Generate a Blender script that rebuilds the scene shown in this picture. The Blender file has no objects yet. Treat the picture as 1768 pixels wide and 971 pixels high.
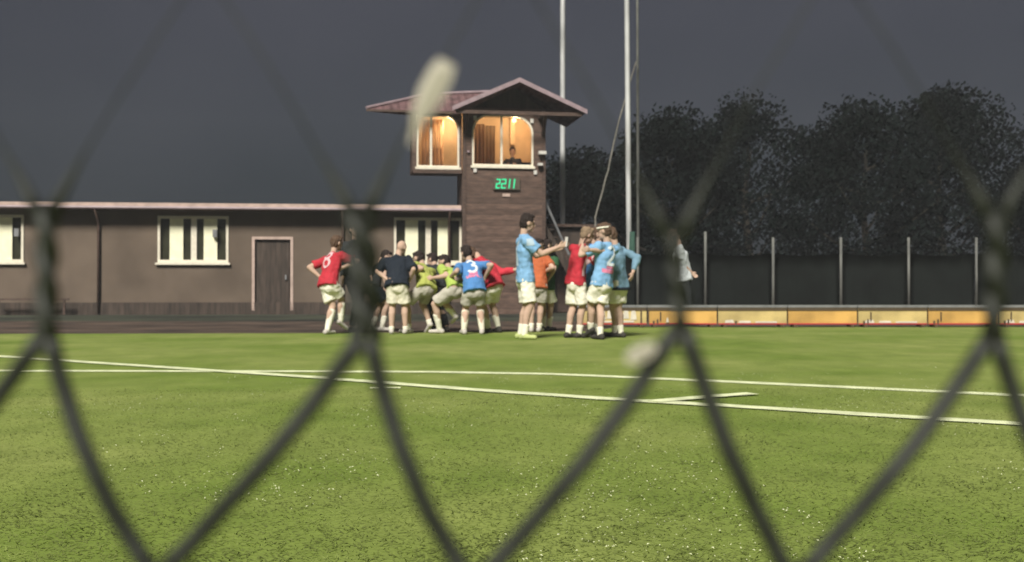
import bpy, bmesh, math, random
from mathutils import Vector, Matrix, noise
from mathutils.geometry import tessellate_polygon
from mathutils.bvhtree import BVHTree
R = math.radians
random.seed(7)
scene = bpy.context.scene
col = scene.collection

# ------------------------------------------------------------------ camera
F, CX, HY, CH = 1800.0, 884.0, 500.0, 0.72      # focal length in photo pixels, centre column, horizon row, lens height
cam = bpy.data.objects.new('camera', bpy.data.cameras.new('camera'))
col.objects.link(cam)
cam.location = (0, 0, CH)
cam.rotation_euler = (R(90) + math.atan((HY - 485.5) / F), 0, 0)
cam.data.sensor_width = 36
cam.data.lens = 36 * F / 1768
cam.data.clip_start = 0.02
cam.data.clip_end = 1500
cam.data.dof.use_dof = True
cam.data.dof.focus_distance = 2.3
cam.data.dof.aperture_fstop = 8.0
scene.camera = cam

# ------------------------------------------------------------------ world, light, exposure
SUN_EL, SUN_AZ = 43, 196            # elevation; direction the light comes from, clockwise from +Y (behind the camera, a little left)
w = bpy.data.worlds.new('World'); scene.world = w; w.use_nodes = True
nt = w.node_tree; nt.nodes.clear()
out = nt.nodes.new('ShaderNodeOutputWorld')
sky = nt.nodes.new('ShaderNodeTexSky'); sky.sky_type = 'NISHITA'; sky.sun_disc = False
sky.sun_elevation = R(SUN_EL); sky.sun_rotation = R(SUN_AZ)
bg1 = nt.nodes.new('ShaderNodeBackground'); bg1.inputs[1].default_value = 0.0008
bg2 = nt.nodes.new('ShaderNodeBackground'); bg2.inputs[1].default_value = 1.0
tc = nt.nodes.new('ShaderNodeTexCoord'); sep = nt.nodes.new('ShaderNodeSeparateXYZ')
mr = nt.nodes.new('ShaderNodeMapRange'); mr.inputs[1].default_value = 0.07; mr.inputs[2].default_value = 0.30
rmp = nt.nodes.new('ShaderNodeValToRGB')
rmp.color_ramp.elements[0].color = (0.0062, 0.0080, 0.0112, 1)
rmp.color_ramp.elements[1].color = (0.0225, 0.0228, 0.029, 1)
cn = nt.nodes.new('ShaderNodeTexNoise'); cn.inputs['Scale'].default_value = 5; cn.inputs['Detail'].default_value = 3
mm = nt.nodes.new('ShaderNodeMath'); mm.operation = 'MULTIPLY_ADD'; mm.inputs[1].default_value = 0.8; mm.inputs[2].default_value = -0.40
ma = nt.nodes.new('ShaderNodeMath'); ma.operation = 'ADD'
add = nt.nodes.new('ShaderNodeAddShader')
L = nt.links.new
L(sky.outputs[0], bg1.inputs[0]); L(tc.outputs['Generated'], sep.inputs[0]); L(sep.outputs['Z'], mr.inputs[0])
L(tc.outputs['Generated'], cn.inputs['Vector']); L(cn.outputs['Fac'], mm.inputs[0]); L(mm.outputs[0], ma.inputs[0]); L(mr.outputs[0], ma.inputs[1])
L(ma.outputs[0], rmp.inputs[0]); L(rmp.outputs[0], bg2.inputs[0])
L(bg1.outputs[0], add.inputs[0]); L(bg2.outputs[0], add.inputs[1]); L(add.outputs[0], out.inputs[0])

sun = bpy.data.objects.new('sun', bpy.data.lights.new('sun', 'SUN')); col.objects.link(sun)
sun.data.energy = 2.5; sun.data.angle = R(15); sun.data.color = (1.0, 0.97, 0.88)
sd = Vector((math.sin(R(SUN_AZ)) * math.cos(R(SUN_EL)), math.cos(R(SUN_AZ)) * math.cos(R(SUN_EL)), math.sin(R(SUN_EL))))
sun.rotation_euler = sd.to_track_quat('Z', 'Y').to_euler()
sun.location = sd * 60
vs = scene.view_settings
vs.view_transform = 'Standard'; vs.look = 'None'; vs.gamma = 1; vs.exposure = 1.3
scene.render.film_transparent = False
scene.cycles.use_denoising = True

# ------------------------------------------------------------------ helpers
def P(px, py, Y):
    return Vector(((px - CX) / F * Y, Y, CH + (HY - py) / F * Y))
def G(px, py, z=0.0):
    Y = (CH - z) * F / (py - HY)
    return Vector(((px - CX) / F * Y, Y, z))
def tag(o, label=None, cat=None, group=None, kind=None):
    if label: o['label'] = label
    if cat: o['category'] = cat
    if group: o['group'] = group
    if kind: o['kind'] = kind
    return o
def empty(name, loc=(0, 0, 0), rz=0.0):
    o = bpy.data.objects.new(name, None); col.objects.link(o)
    o.location = loc; o.rotation_euler = (0, 0, rz); o.empty_display_size = 0.1
    return o
def build(name, bm, m, parent=None, smooth=False, keep=False):
    me = bpy.data.meshes.new(name)
    if not keep: bmesh.ops.recalc_face_normals(bm, faces=bm.faces)
    bm.to_mesh(me); bm.free()
    for mm_ in (m if isinstance(m, (list, tuple)) else [m]): me.materials.append(mm_)
    if smooth:
        for p in me.polygons: p.use_smooth = True
    o = bpy.data.objects.new(name, me); col.objects.link(o)
    if parent: o.parent = parent
    return o
def box(bm, x0, x1, y0, y1, z0, z1, mi=0):
    v = [bm.verts.new((x, y, z)) for x in (x0, x1) for y in (y0, y1) for z in (z0, z1)]
    for f in ((0, 1, 3, 2), (4, 6, 7, 5), (0, 4, 5, 1), (2, 3, 7, 6), (0, 2, 6, 4), (1, 5, 7, 3)):
        bm.faces.new([v[i] for i in f]).material_index = mi
def boxes(*a):
    bm = bmesh.new()
    for q in a: box(bm, *q)
    return bm
def tube(bm, pts, r, n=8, mi=0, rs=None, closed_ends=True):
    pts = [Vector(p) for p in pts]; rings = []
    up = Vector((0.03, 1, 0.02))
    for i, p in enumerate(pts):
        d = (pts[min(i + 1, len(pts) - 1)] - pts[max(i - 1, 0)]).normalized()
        a = d.cross(up)
        if a.length < 0.05: a = d.cross(Vector((1, 0, 0)))
        a.normalize(); b = d.cross(a)
        rr = rs[i] if rs else r
        rings.append([bm.verts.new(p + (a * math.cos(2 * math.pi * k / n) + b * math.sin(2 * math.pi * k / n)) * rr) for k in range(n)])
    for i in range(len(rings) - 1):
        for k in range(n):
            bm.faces.new((rings[i][k], rings[i][(k + 1) % n], rings[i + 1][(k + 1) % n], rings[i + 1][k])).material_index = mi
    if closed_ends:
        bm.faces.new(rings[0][::-1]); bm.faces.new(rings[-1])
def panel(bm, loops, plane, y0, y1, mi=0):
    """loops: outer then holes, as (a,b) 2-D points; plane maps (a,b,d)->3-D; extruded d from y0 to y1"""
    tris = tessellate_polygon([[Vector((a, b, 0)) for a, b in lp] for lp in loops])
    flat = [q for lp in loops for q in lp]
    f_ = [bm.verts.new(plane(a, b, y0)) for a, b in flat]; b_ = [bm.verts.new(plane(a, b, y1)) for a, b in flat]
    for t in tris:
        for vv in ([f_[i] for i in t], [b_[i] for i in t][::-1]):
            try: bm.faces.new(vv).material_index = mi
            except ValueError: pass
    s = 0
    for lp in loops:
        n = len(lp)
        for i in range(n):
            j = (i + 1) % n
            bm.faces.new((f_[s + i], f_[s + j], b_[s + j], b_[s + i])).material_index = mi
        s += n
XZ = lambda a, b, d: (a, d, b)
YZ = lambda a, b, d: (d, a, b)
def rect(x0, x1, z0, z1): return [(x0, z0), (x1, z0), (x1, z1), (x0, z1)]
def arch(x0, x1, z0, z1, rl, rr, rz, n=8):
    """opening with rounded upper corners (left radius rl, right radius rr, both rz high)"""
    p = [(x0, z0), (x1, z0)]
    if rr > 0: p += [(x1 - rr + rr * math.cos(math.pi / 2 * k / n), z1 - rz + rz * math.sin(math.pi / 2 * k / n)) for k in range(n + 1)]
    else: p += [(x1, z1)]
    if rl > 0: p += [(x0 + rl - rl * math.sin(math.pi / 2 * k / n), z1 - rz + rz * math.cos(math.pi / 2 * k / n)) for k in range(n + 1)]
    else: p += [(x0, z1)]
    return p

# ------------------------------------------------------------------ materials
def mat(name, rgb, rough=0.7, metal=0.0, var=0.12, scale=6.0, bump=0.0, bscale=30.0, rgb2=None, coord='Object', stretch=(1, 1, 1), detail=4, emit=None, spec=0.4, alpha=None):
    m = bpy.data.materials.new(name); m.use_nodes = True
    n = m.node_tree; b = n.nodes['Principled BSDF']
    b.inputs['Roughness'].default_value = rough; b.inputs['Metallic'].default_value = metal
    b.inputs['Specular IOR Level'].default_value = spec
    t = n.nodes.new('ShaderNodeTexCoord'); mp = n.nodes.new('ShaderNodeMapping'); mp.inputs['Scale'].default_value = stretch
    n.links.new(t.outputs[coord], mp.inputs[0])
    nz = n.nodes.new('ShaderNodeTexNoise'); nz.inputs['Scale'].default_value = scale; nz.inputs['Detail'].default_value = detail
    n.links.new(mp.outputs[0], nz.inputs['Vector'])
    cr = n.nodes.new('ShaderNodeValToRGB')
    cr.color_ramp.elements[0].position = 0.32; cr.color_ramp.elements[1].position = 0.68
    lo = rgb2 if rgb2 else tuple(c * (1 - var * 1.6) for c in rgb)
    hi = rgb if rgb2 else tuple(min(1, c * (1 + var)) for c in rgb)
    cr.color_ramp.elements[0].color = (*lo, 1); cr.color_ramp.elements[1].color = (*hi, 1)
    n.links.new(nz.outputs['Fac'], cr.inputs[0]); n.links.new(cr.outputs[0], b.inputs['Base Color'])
    if bump:
        n2 = n.nodes.new('ShaderNodeTexNoise'); n2.inputs['Scale'].default_value = bscale; n2.inputs['Detail'].default_value = 3
        n.links.new(mp.outputs[0], n2.inputs['Vector'])
        bp = n.nodes.new('ShaderNodeBump'); bp.inputs['Strength'].default_value = bump; bp.inputs['Distance'].default_value = 0.02
        n.links.new(n2.outputs['Fac'], bp.inputs['Height']); n.links.new(bp.outputs[0], b.inputs['Normal'])
    if emit:
        b.inputs['Emission Color'].default_value = (*emit[0], 1); b.inputs['Emission Strength'].default_value = emit[1]
    if alpha is not None: b.inputs['Alpha'].default_value = alpha
    return m
def wood(name, rgb, period, axis=0, rough=0.75):
    """boards: dark seams every `period` metres along an axis, board-to-board tone and grain"""
    m = mat(name, rgb, rough, var=0.25, scale=3, bump=0.3, bscale=18, stretch=(1, 1, 4) if axis == 2 else (4, 4, 0.6))
    n = m.node_tree; b = n.nodes['Principled BSDF']
    t = n.nodes.new('ShaderNodeTexCoord'); s = n.nodes.new('ShaderNodeSeparateXYZ'); n.links.new(t.outputs['Object'], s.inputs[0])
    d = n.nodes.new('ShaderNodeMath'); d.operation = 'DIVIDE'; d.inputs[1].default_value = period; n.links.new(s.outputs[axis], d.inputs[0])
    fr = n.nodes.new('ShaderNodeMath'); fr.operation = 'FRACT'; n.links.new(d.outputs[0], fr.inputs[0])
    fl = n.nodes.new('ShaderNodeMath'); fl.operation = 'FLOOR'; n.links.new(d.outputs[0], fl.inputs[0])
    wn = n.nodes.new('ShaderNodeTexWhiteNoise'); wn.noise_dimensions = '1D'; n.links.new(fl.outputs[0], wn.inputs['W'])
    gt = n.nodes.new('ShaderNodeMath'); gt.operation = 'LESS_THAN'; gt.inputs[1].default_value = 0.07; n.links.new(fr.outputs[0], gt.inputs[0])
    k = n.nodes.new('ShaderNodeMapRange'); k.inputs[3].default_value = 0.72; k.inputs[4].default_value = 1.1; n.links.new(wn.outputs[0], k.inputs[0])
    k2 = n.nodes.new('ShaderNodeMath'); k2.operation = 'MULTIPLY_ADD'; k2.inputs[1].default_value = -0.45; n.links.new(gt.outputs[0], k2.inputs[0]); n.links.new(k.outputs[0], k2.inputs[2])
    src = b.inputs['Base Color'].links[0].from_socket
    mx = n.nodes.new('ShaderNodeVectorMath'); mx.operation = 'SCALE'; n.links.new(src, mx.inputs[0]); n.links.new(k2.outputs[0], mx.inputs['Scale'])
    n.links.new(mx.outputs[0], b.inputs['Base Color'])
    return m
M = {}
M['wall_wood'] = wood('brown_boards', (0.122, 0.075, 0.057), 0.16, 2)
M['wall_low'] = mat('brown_plaster', (0.150, 0.112, 0.084), 0.9, rgb2=(0.095, 0.070, 0.052), scale=0.7, bump=0.2, bscale=25, detail=6)
M['dark_wood'] = wood('dark_timber', (0.060, 0.042, 0.032), 0.14, 0)
M['beam'] = mat('stained_beam', (0.085, 0.052, 0.040), 0.7, var=0.3, scale=8, stretch=(1, 1, 5))
M['fascia'] = mat('pinkish_fascia', (0.46, 0.34, 0.29), 0.6, var=0.12, scale=5)
M['verge'] = mat('pale_verge', (0.30, 0.22, 0.24), 0.5, var=0.12, scale=5)
M['white_frame'] = mat('white_painted_frame', (0.72, 0.66, 0.54), 0.45, var=0.06, scale=9)
M['cream'] = mat('cream_shutter', (0.86, 0.83, 0.60), 0.55, var=0.07, scale=4)
M['dark_glass'] = mat('dark_glass', (0.035, 0.035, 0.022), 0.15, var=0.2, scale=3)
M['inner'] = mat('cream_plaster_room', (0.62, 0.48, 0.32), 0.85, var=0.10, scale=2)
M['curtain'] = mat('amber_curtain', (0.66, 0.47, 0.30), 0.9, var=0.25, scale=5, stretch=(8, 8, 0.3))
M['pole'] = mat('galvanised_pole', (0.50, 0.50, 0.50), 0.5, metal=0.15, var=0.25, scale=1.2, stretch=(1, 1, 0.6))
M['pole_dim'] = mat('weathered_grey_post', (0.12, 0.12, 0.11), 0.6, var=0.25, scale=2)
M['wire'] = mat('dark_coated_wire', (0.022, 0.024, 0.019), 0.6, var=0.2, scale=200)
M['cable'] = mat('pale_rope', (0.15, 0.14, 0.12), 0.9, var=0.3, scale=20)
M['screen'] = mat('dark_green_netting', (0.014, 0.018, 0.016), 0.95, var=0.2, scale=1.5)
M['greencol'] = mat('green_rolled_net', (0.030, 0.075, 0.055), 0.9, var=0.35, scale=3, stretch=(6, 6, 0.8))
M['bark'] = mat('bark', (0.040, 0.032, 0.024), 0.95, var=0.4, scale=9, bump=0.5)
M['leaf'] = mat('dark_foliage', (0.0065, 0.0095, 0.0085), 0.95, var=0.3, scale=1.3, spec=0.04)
M['white_line'] = mat('pitch_paint', (0.74, 0.78, 0.48), 0.9, var=0.16, scale=7, bump=0.3, bscale=120, detail=8)
M['clay'] = mat('reddish_brown_track', (0.070, 0.046, 0.033), 0.95, var=0.4, scale=0.8, bump=0.3, bscale=60, detail=8)
M['soil'] = mat('dark_rough_ground', (0.030, 0.034, 0.020), 1.0, var=0.5, scale=0.3, detail=8)
M['orange'] = mat('orange_board', (0.52, 0.30, 0.085), 0.55, var=0.25, scale=1.6)
M['yellow'] = mat('yellow_board', (0.48, 0.36, 0.15), 0.55, var=0.22, scale=1.8)
M['dark_print'] = mat('dark_print', (0.075, 0.050, 0.028), 0.6, var=0.1)
M['white_print'] = mat('white_print', (0.62, 0.56, 0.48), 0.6, var=0.1)
M['rail'] = mat('grey_rail', (0.25, 0.25, 0.26), 0.4, metal=0.3, var=0.15)
M['white_box'] = mat('white_plastic', (0.60, 0.57, 0.53), 0.4, var=0.05)
M['black'] = mat('black_plastic', (0.015, 0.015, 0.017), 0.4, var=0.1)
M['led'] = mat('green_led', (0.0, 0.15, 0.06), 0.5, emit=((0.03, 0.70, 0.30), 0.6))
M['bulb'] = mat('warm_lamp', (0.9, 0.7, 0.4), 0.5, emit=((1.0, 0.60, 0.22), 2.0))
M['wire_glint'] = mat('pale_glint', (0.60, 0.56, 0.46), 0.5, var=0.05)  # pale colour stands for light glinting off the wire
# roof tiles
m = mat('terracotta_tiles', (0.130, 0.070, 0.072), 0.8, var=0.3, scale=5, bump=0.2, bscale=20)
n = m.node_tree; b = n.nodes['Principled BSDF']; t = n.nodes.new('ShaderNodeTexCoord')
wv = n.nodes.new('ShaderNodeTexWave'); wv.bands_direction = 'X'; wv.inputs['Scale'].default_value = 1.4; n.links.new(t.outputs['Object'], wv.inputs['Vector'])
bp = n.nodes.new('ShaderNodeBump'); bp.inputs['Strength'].default_value = 0.7; bp.inputs['Distance'].default_value = 0.05
n.links.new(wv.outputs['Fac'], bp.inputs['Height']); n.links.new(bp.outputs[0], b.inputs['Normal'])
M['tiles'] = m
# glass
m = bpy.data.materials.new('window_glass'); m.use_nodes = True; n = m.node_tree; n.nodes.clear()
o_ = n.nodes.new('ShaderNodeOutputMaterial'); tr = n.nodes.new('ShaderNodeBsdfTransparent'); gl = n.nodes.new('ShaderNodeBsdfGlossy')
gl.inputs['Roughness'].default_value = 0.05; fz = n.nodes.new('ShaderNodeFresnel'); fz.inputs[0].default_value = 1.45
mx = n.nodes.new('ShaderNodeMixShader'); n.links.new(fz.outputs[0], mx.inputs[0]); n.links.new(tr.outputs[0], mx.inputs[1]); n.links.new(gl.outputs[0], mx.inputs[2]); n.links.new(mx.outputs[0], o_.inputs[0])
M['glass'] = m
# turf: mown artificial grass, mottled at several scales with tiny pale specks
m = bpy.data.materials.new('turf'); m.use_nodes = True; n = m.node_tree; b = n.nodes['Principled BSDF']
b.inputs['Roughness'].default_value = 0.9; b.inputs['Specular IOR Level'].default_value = 0.15
t = n.nodes.new('ShaderNodeTexCoord')
def nz_(sc, det, st=(1, 1, 1)):
    mp = n.nodes.new('ShaderNodeMapping'); mp.inputs['Scale'].default_value = st
    n.links.new(t.outputs['Object'], mp.inputs[0]); z = n.nodes.new('ShaderNodeTexNoise'); z.inputs['Scale'].default_value = sc; z.inputs['Detail'].default_value = det
    n.links.new(mp.outputs[0], z.inputs['Vector']); return z
def rp_(a, b_, c0, c1):
    q = n.nodes.new('ShaderNodeValToRGB'); q.color_ramp.elements[0].position = a; q.color_ramp.elements[1].position = b_
    q.color_ramp.elements[0].color = (*c0, 1); q.color_ramp.elements[1].color = (*c1, 1); return q
def mix_(fac, a, b_, mode='MIX'):
    q = n.nodes.new('ShaderNodeMix'); q.data_type = 'RGBA'; q.blend_type = mode
    if isinstance(fac, float): q.inputs[0].default_value = fac
    else: n.links.new(fac, q.inputs[0])
    n.links.new(a, q.inputs[6]); n.links.new(b_, q.inputs[7]); return q.outputs[2]
big = nz_(0.55, 3); r1 = rp_(0.35, 0.68, (0.145, 0.205, 0.036), (0.232, 0.270, 0.076)); n.links.new(big.outputs['Fac'], r1.inputs[0])
fine = nz_(60, 8); r2 = rp_(0.25, 0.75, (0.82, 0.82, 0.80), (1.14, 1.14, 1.10)); n.links.new(fine.outputs['Fac'], r2.inputs[0])
med = nz_(3.5, 5, (1, 0.6, 1)); r3 = rp_(0.3, 0.7, (0.84, 0.86, 0.82), (1.12, 1.1, 1.15)); n.links.new(med.outputs['Fac'], r3.inputs[0])
c = mix_(1.0, r1.outputs[0], r2.outputs[0], 'MULTIPLY'); c = mix_(1.0, c, r3.outputs[0], 'MULTIPLY')
n.links.new(c, b.inputs['Base Color'])
bp = n.nodes.new('ShaderNodeBump'); bp.inputs['Strength'].default_value = 0.35; bp.inputs['Distance'].default_value = 0.010
n.links.new(fine.outputs['Fac'], bp.inputs['Height']); n.links.new(bp.outputs[0], b.inputs['Normal'])
M['turf'] = m
M['blade'] = mat('turf_blade', (0.30, 0.36, 0.105), 0.95, var=0.30, scale=3.0, spec=0.2)
n = M['blade'].node_tree; b = n.nodes['Principled BSDF']        # thin leaves let light through
tl_ = n.nodes.new('ShaderNodeBsdfTranslucent'); mx = n.nodes.new('ShaderNodeMixShader'); mx.inputs[0].default_value = 0.5
n.links.new(b.inputs['Base Color'].links[0].from_socket, tl_.inputs[0]); n.links.new(b.outputs[0], mx.inputs[1]); n.links.new(tl_.outputs[0], mx.inputs[2])
n.links.new(mx.outputs[0], n.nodes['Material Output'].inputs[0])
M['speck'] = mat('pale_speck', (0.48, 0.50, 0.30), 0.6, var=0.1)
# people
def cloth(name, rgb, var=0.08): 
    if name not in M: M[name] = mat(name, rgb, 0.85, var=var, scale=5, bump=0.4, bscale=14, spec=0.2)
    return M[name]
for nm, c_ in (('skin', (0.50, 0.34, 0.26)), ('skin_b', (0.42, 0.28, 0.21)), ('hair_dark', (0.028, 0.020, 0.018)), ('hair_brown', (0.10, 0.062, 0.042)),
               ('hair_fair', (0.24, 0.17, 0.11)), ('sky_shirt', (0.20, 0.38, 0.60)), ('blue_shirt', (0.080, 0.215, 0.470)), ('red_shirt', (0.430, 0.030, 0.045)),
               ('red_bright', (0.52, 0.040, 0.060)), ('white_kit', (0.80, 0.76, 0.64)), ('pale_kit', (0.62, 0.66, 0.68)), ('grey_kit', (0.43, 0.40, 0.34)), ('cream_kit', (0.70, 0.65, 0.52)),
               ('black_cloth', (0.014, 0.019, 0.028)), ('dark_cloth', (0.030, 0.033, 0.036)), ('bib_yellow', (0.37, 0.40, 0.10)), ('bib_green', (0.36, 0.47, 0.10)),
               ('bib_orange', (0.44, 0.115, 0.045)), ('green_cloth', (0.035, 0.10, 0.045)), ('bright_green', (0.14, 0.55, 0.14)), ('pale_blue', (0.40, 0.50, 0.58)),
               ('boot_dark', (0.05, 0.045, 0.04)), ('boot_lime', (0.45, 0.50, 0.20)), ('boot_white', (0.50, 0.46, 0.42)), ('pink_print', (0.62, 0.20, 0.32)),
               ('number_white', (0.66, 0.72, 0.76)), ('number_pink', (0.62, 0.42, 0.44)), ('lip', (0.22, 0.07, 0.06)), ('steel_shirt', (0.16, 0.27, 0.36))):
    cloth(nm, c_)

# ------------------------------------------------------------------ setting: ground
def sheet(name, pts, z, m, sub=0):
    bm = bmesh.new(); bm.faces.new([bm.verts.new((x, y, z)) for x, y in pts])
    o = build(name, bm, m); tag(o, kind='structure'); return o
def lump(name, x0, x1, y0, y1, nx, ny, fz, m):
    bm = bmesh.new(); v = [[bm.verts.new((x0 + (x1 - x0) * i / nx, y0 + (y1 - y0) * j / ny, fz(x0 + (x1 - x0) * i / nx, y0 + (y1 - y0) * j / ny))) for j in range(ny + 1)] for i in range(nx + 1)]
    for i in range(nx):
        for j in range(ny): bm.faces.new((v[i][j], v[i + 1][j], v[i + 1][j + 1], v[i][j + 1]))
    o = build(name, bm, m, smooth=True); tag(o, kind='structure'); return o
sheet('ground', [(-600, -30), (600, -30), (600, 1000), (-600, 1000)], 0, M['soil'])
sheet('running_track', [(-40, 14.0), (1.5, 16.0), (40, 18.0), (40, 23), (8, 23.2), (-40, 24)], 0.004, M['clay'])
sheet('pitch', [(-45, -12), (45, -12), (45, 21.2), (2.1, 20.0), (1.3, 17.7), (-3.1, 17.0), (-45, 14.5)], 0.008, M['turf'])
def line(name, pts, wd, z=0.012):
    bm = bmesh.new(); prev = None
    P2 = []
    for a, b2 in zip(pts[:-1], pts[1:]):
        for k in range(12): P2.append(a.lerp(b2, k / 12))
    P2.append(pts[-1])
    for i, p in enumerate(P2):
        d = (P2[min(i + 1, len(P2) - 1)] - P2[max(i - 1, 0)]).normalized(); s = Vector((-d.y, d.x, 0))
        j = noise.noise(p * 2.3) * 0.012
        w2 = wd / 2 * (1 + 0.15 * noise.noise(p * 5))
        cur = [bm.verts.new((p.x + s.x * (w2 + j), p.y + s.y * (w2 + j), z)), bm.verts.new((p.x - s.x * (w2 - j), p.y - s.y * (w2 - j), z))]
        if prev: bm.faces.new((prev[0], cur[0], cur[1], prev[1]))
        prev = cur
    o = build(name, bm, M['white_line']); tag(o, kind='structure'); return o
line('pitch_line', [G(-260, 642), G(549, 643.5), G(760, 644.5), G(950, 648), G(1226, 660), G(1900, 692)], 0.17)
line('pitch_line', [G(-200, 604), G(549, 655), G(800, 675), G(1060, 693), G(1226, 703), G(1900, 745)], 0.15, 0.016)
line('pitch_line', [G(640, 672), G(692, 672)], 0.09, 0.012)
line('pitch_line', [G(1128, 698), G(1226, 689), G(1300, 684)], 0.13, 0.020)

# grass blades near the camera, past counting
def blades(name, count, m, y0, y1, h0, h1, wd, clump=None):
    bm = bmesh.new()
    for i in range(count):
        Y = y0 + (y1 - y0) * random.random() ** 1.5
        X = (random.random() * 2 - 1) * (Y * 0.52 + 0.1)
        if clump:
            if noise.noise(Vector((X * 1.7, Y * 1.1, 5))) + 0.35 * noise.noise(Vector((X * 7, Y * 5, 9))) < clump: continue
        a = random.random() * math.tau; h = h0 + (h1 - h0) * random.random(); l = (random.random() - 0.5) * 0.05, (random.random() - 0.5) * 0.05
        dx, dy = math.cos(a) * wd, math.sin(a) * wd
        q = [Vector((X - dx, Y - dy, 0.009)), Vector((X + dx, Y + dy, 0.009)), Vector((X + l[0], Y + l[1], 0.009 + h))]
        if (q[1] - q[0]).cross(q[2] - q[0]).z < 0: q[0], q[1] = q[1], q[0]
        bm.faces.new([bm.verts.new(k_) for k_ in q])
    o = build(name, bm, m, keep=True)
    o.data.polygons.foreach_set('use_smooth', [True] * len(o.data.polygons))
    o.data.normals_split_custom_set_from_vertices([Vector((noise.noise(v.co * 40) * .5, noise.noise(v.co * 43) * .5, 1)).normalized() for v in o.data.vertices])
    return tag(o, kind='stuff')
tag(blades('grass_blades', 60000, M['blade'], 2.3, 7.5, 0.004, 0.010, 0.0030), 'short green turf blades standing on the near half of the pitch', 'grass')
def specks():
    bm = bmesh.new()
    for i in range(6000):
        Y = 2.4 + 7.5 * random.random() ** 1.3
        X = (random.random() * 2 - 1) * (Y * 0.52 + 0.1)
        if noise.noise(Vector((X * 1.1, Y * 0.9, 5))) + 0.5 * noise.noise(Vector((X * 5, Y * 4, 9))) < 0.12: continue
        s = random.choice((0.0014, 0.0018, 0.0024, 0.0034)); a = random.random() * math.tau
        z = 0.013 + random.random() * 0.004
        v = [bm.verts.new((X + math.cos(a + k * 2.1) * s * (1 + (k == 1)), Y + math.sin(a + k * 2.1) * s, z + (k == 1) * s)) for k in range(3)] + [bm.verts.new((X, Y, z + s * 1.3))]
        for q in ((0, 1, 3), (1, 2, 3), (2, 0, 3), (0, 2, 1)): bm.faces.new([v[k] for k in q])
    return build('turf_specks', bm, M['speck'])
tag(specks(), 'tiny pale specks scattered in loose drifts over the turf', 'specks', kind='stuff')

# ------------------------------------------------------------------ tower with lit cabin
TH = R(9)
T0 = P(800, 500, 30.0); T0.z = 0
tower = empty('timing_tower', T0, TH)
tag(tower, 'brown boarded tower with lit arched windows, gabled tile roof and green clock', 'tower')
u = Vector((math.cos(TH), math.sin(TH), 0)); v_ = Vector((-math.sin(TH), math.cos(TH), 0))
def TL(px, py, ly=0.0, base=T0, uu=None, vv=None):
    """local x,z on the facade plane at local depth ly for a place in the photograph"""
    uu = uu or u; vv = vv or v_
    o = base + vv * ly; k = (px - CX) / F       # (o.x+uu.x t) = k (o.y+uu.y t)
    t = (k * o.y - o.x) / (uu.x - k * uu.y); Y = o.y + uu.y * t
    return t, CH + (HY - py) / F * Y
W = TL(940, 500)[0]; DP = 1.6
z_sill = TL(868, 288)[1]; z_head = TL(868, 199)[1]; z_wall = TL(868, 187)[1]
fx0, fx1 = TL(815, 0)[0], TL(921, 0)[0]
WY = 0.35                                   # wing stands back
wx0 = TL(712, 0, WY)[0]
wo0, wo1 = TL(719, 0, WY)[0], TL(793, 0, WY)[0]
z_w0, z_w1 = TL(756, 290, WY)[1], TL(756, 199, WY)[1]
floor_z = z_sill - 0.62
bm = bmesh.new()
op = arch(fx0, fx1, z_sill, z_head, 0.42, 0.55, 0.50)
panel(bm, [rect(0, W, 0, z_wall), op], XZ, 0, 0.12)
box(bm, 0, 0.12, 0.122, DP, 0, z_w0 - 0.05)              # shaft left wall
box(bm, W - 0.12, W, 0.122, DP, 0, z_wall); box(bm, 0, W, DP + 0.002, DP + 0.12, 0, z_wall)
wall = build('wall', bm, M['wall_wood'], tower)
bm = bmesh.new()
op2 = arch(wo0, wo1, z_w0, z_w1, 0.0, 0.35, 0.42)
panel(bm, [rect(wx0, -0.003, z_w0 - 0.10, z_wall), op2], XZ, WY, WY + 0.1)
box(bm, wx0, wx0 + 0.1, WY + 0.102, DP, z_w0 - 0.10, z_wall); box(bm, wx0 + 0.102, -0.003, DP - 0.1, DP - 0.003, z_w0 - 0.10, z_wall)
build('wing_wall', bm, M['wall_wood'], tower)
bm = boxes((0.125, W - 0.13, 0.47, DP - 0.003, floor_z - 0.1, floor_z), (0.125, W - 0.13, 0.125, 0.467, floor_z - 0.1, floor_z))
build('floor', bm, M['beam'], tower)
build('bay_floor', boxes((wx0 + 0.103, -0.003, WY + 0.103, DP - 0.103, z_w0 - 0.098, z_w0 - 0.05)), M['dark_wood'], tower)
bm = boxes((wx0 + 0.11, W - 0.13, WY + 0.11, DP - 0.11, z_wall - 0.03, z_wall), (0.125, W - 0.13, 0.125, WY + 0.108, z_wall - 0.03, z_wall))
build('ceiling', bm, M['inner'], tower)
# wing floor beams reach the low building's roof
build('floor_beam', boxes((wx0 + 0.02, -0.01, WY - 0.06, WY - 0.003, z_w0 - 0.16, z_w0 - 0.05)), M['beam'], tower)
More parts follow.
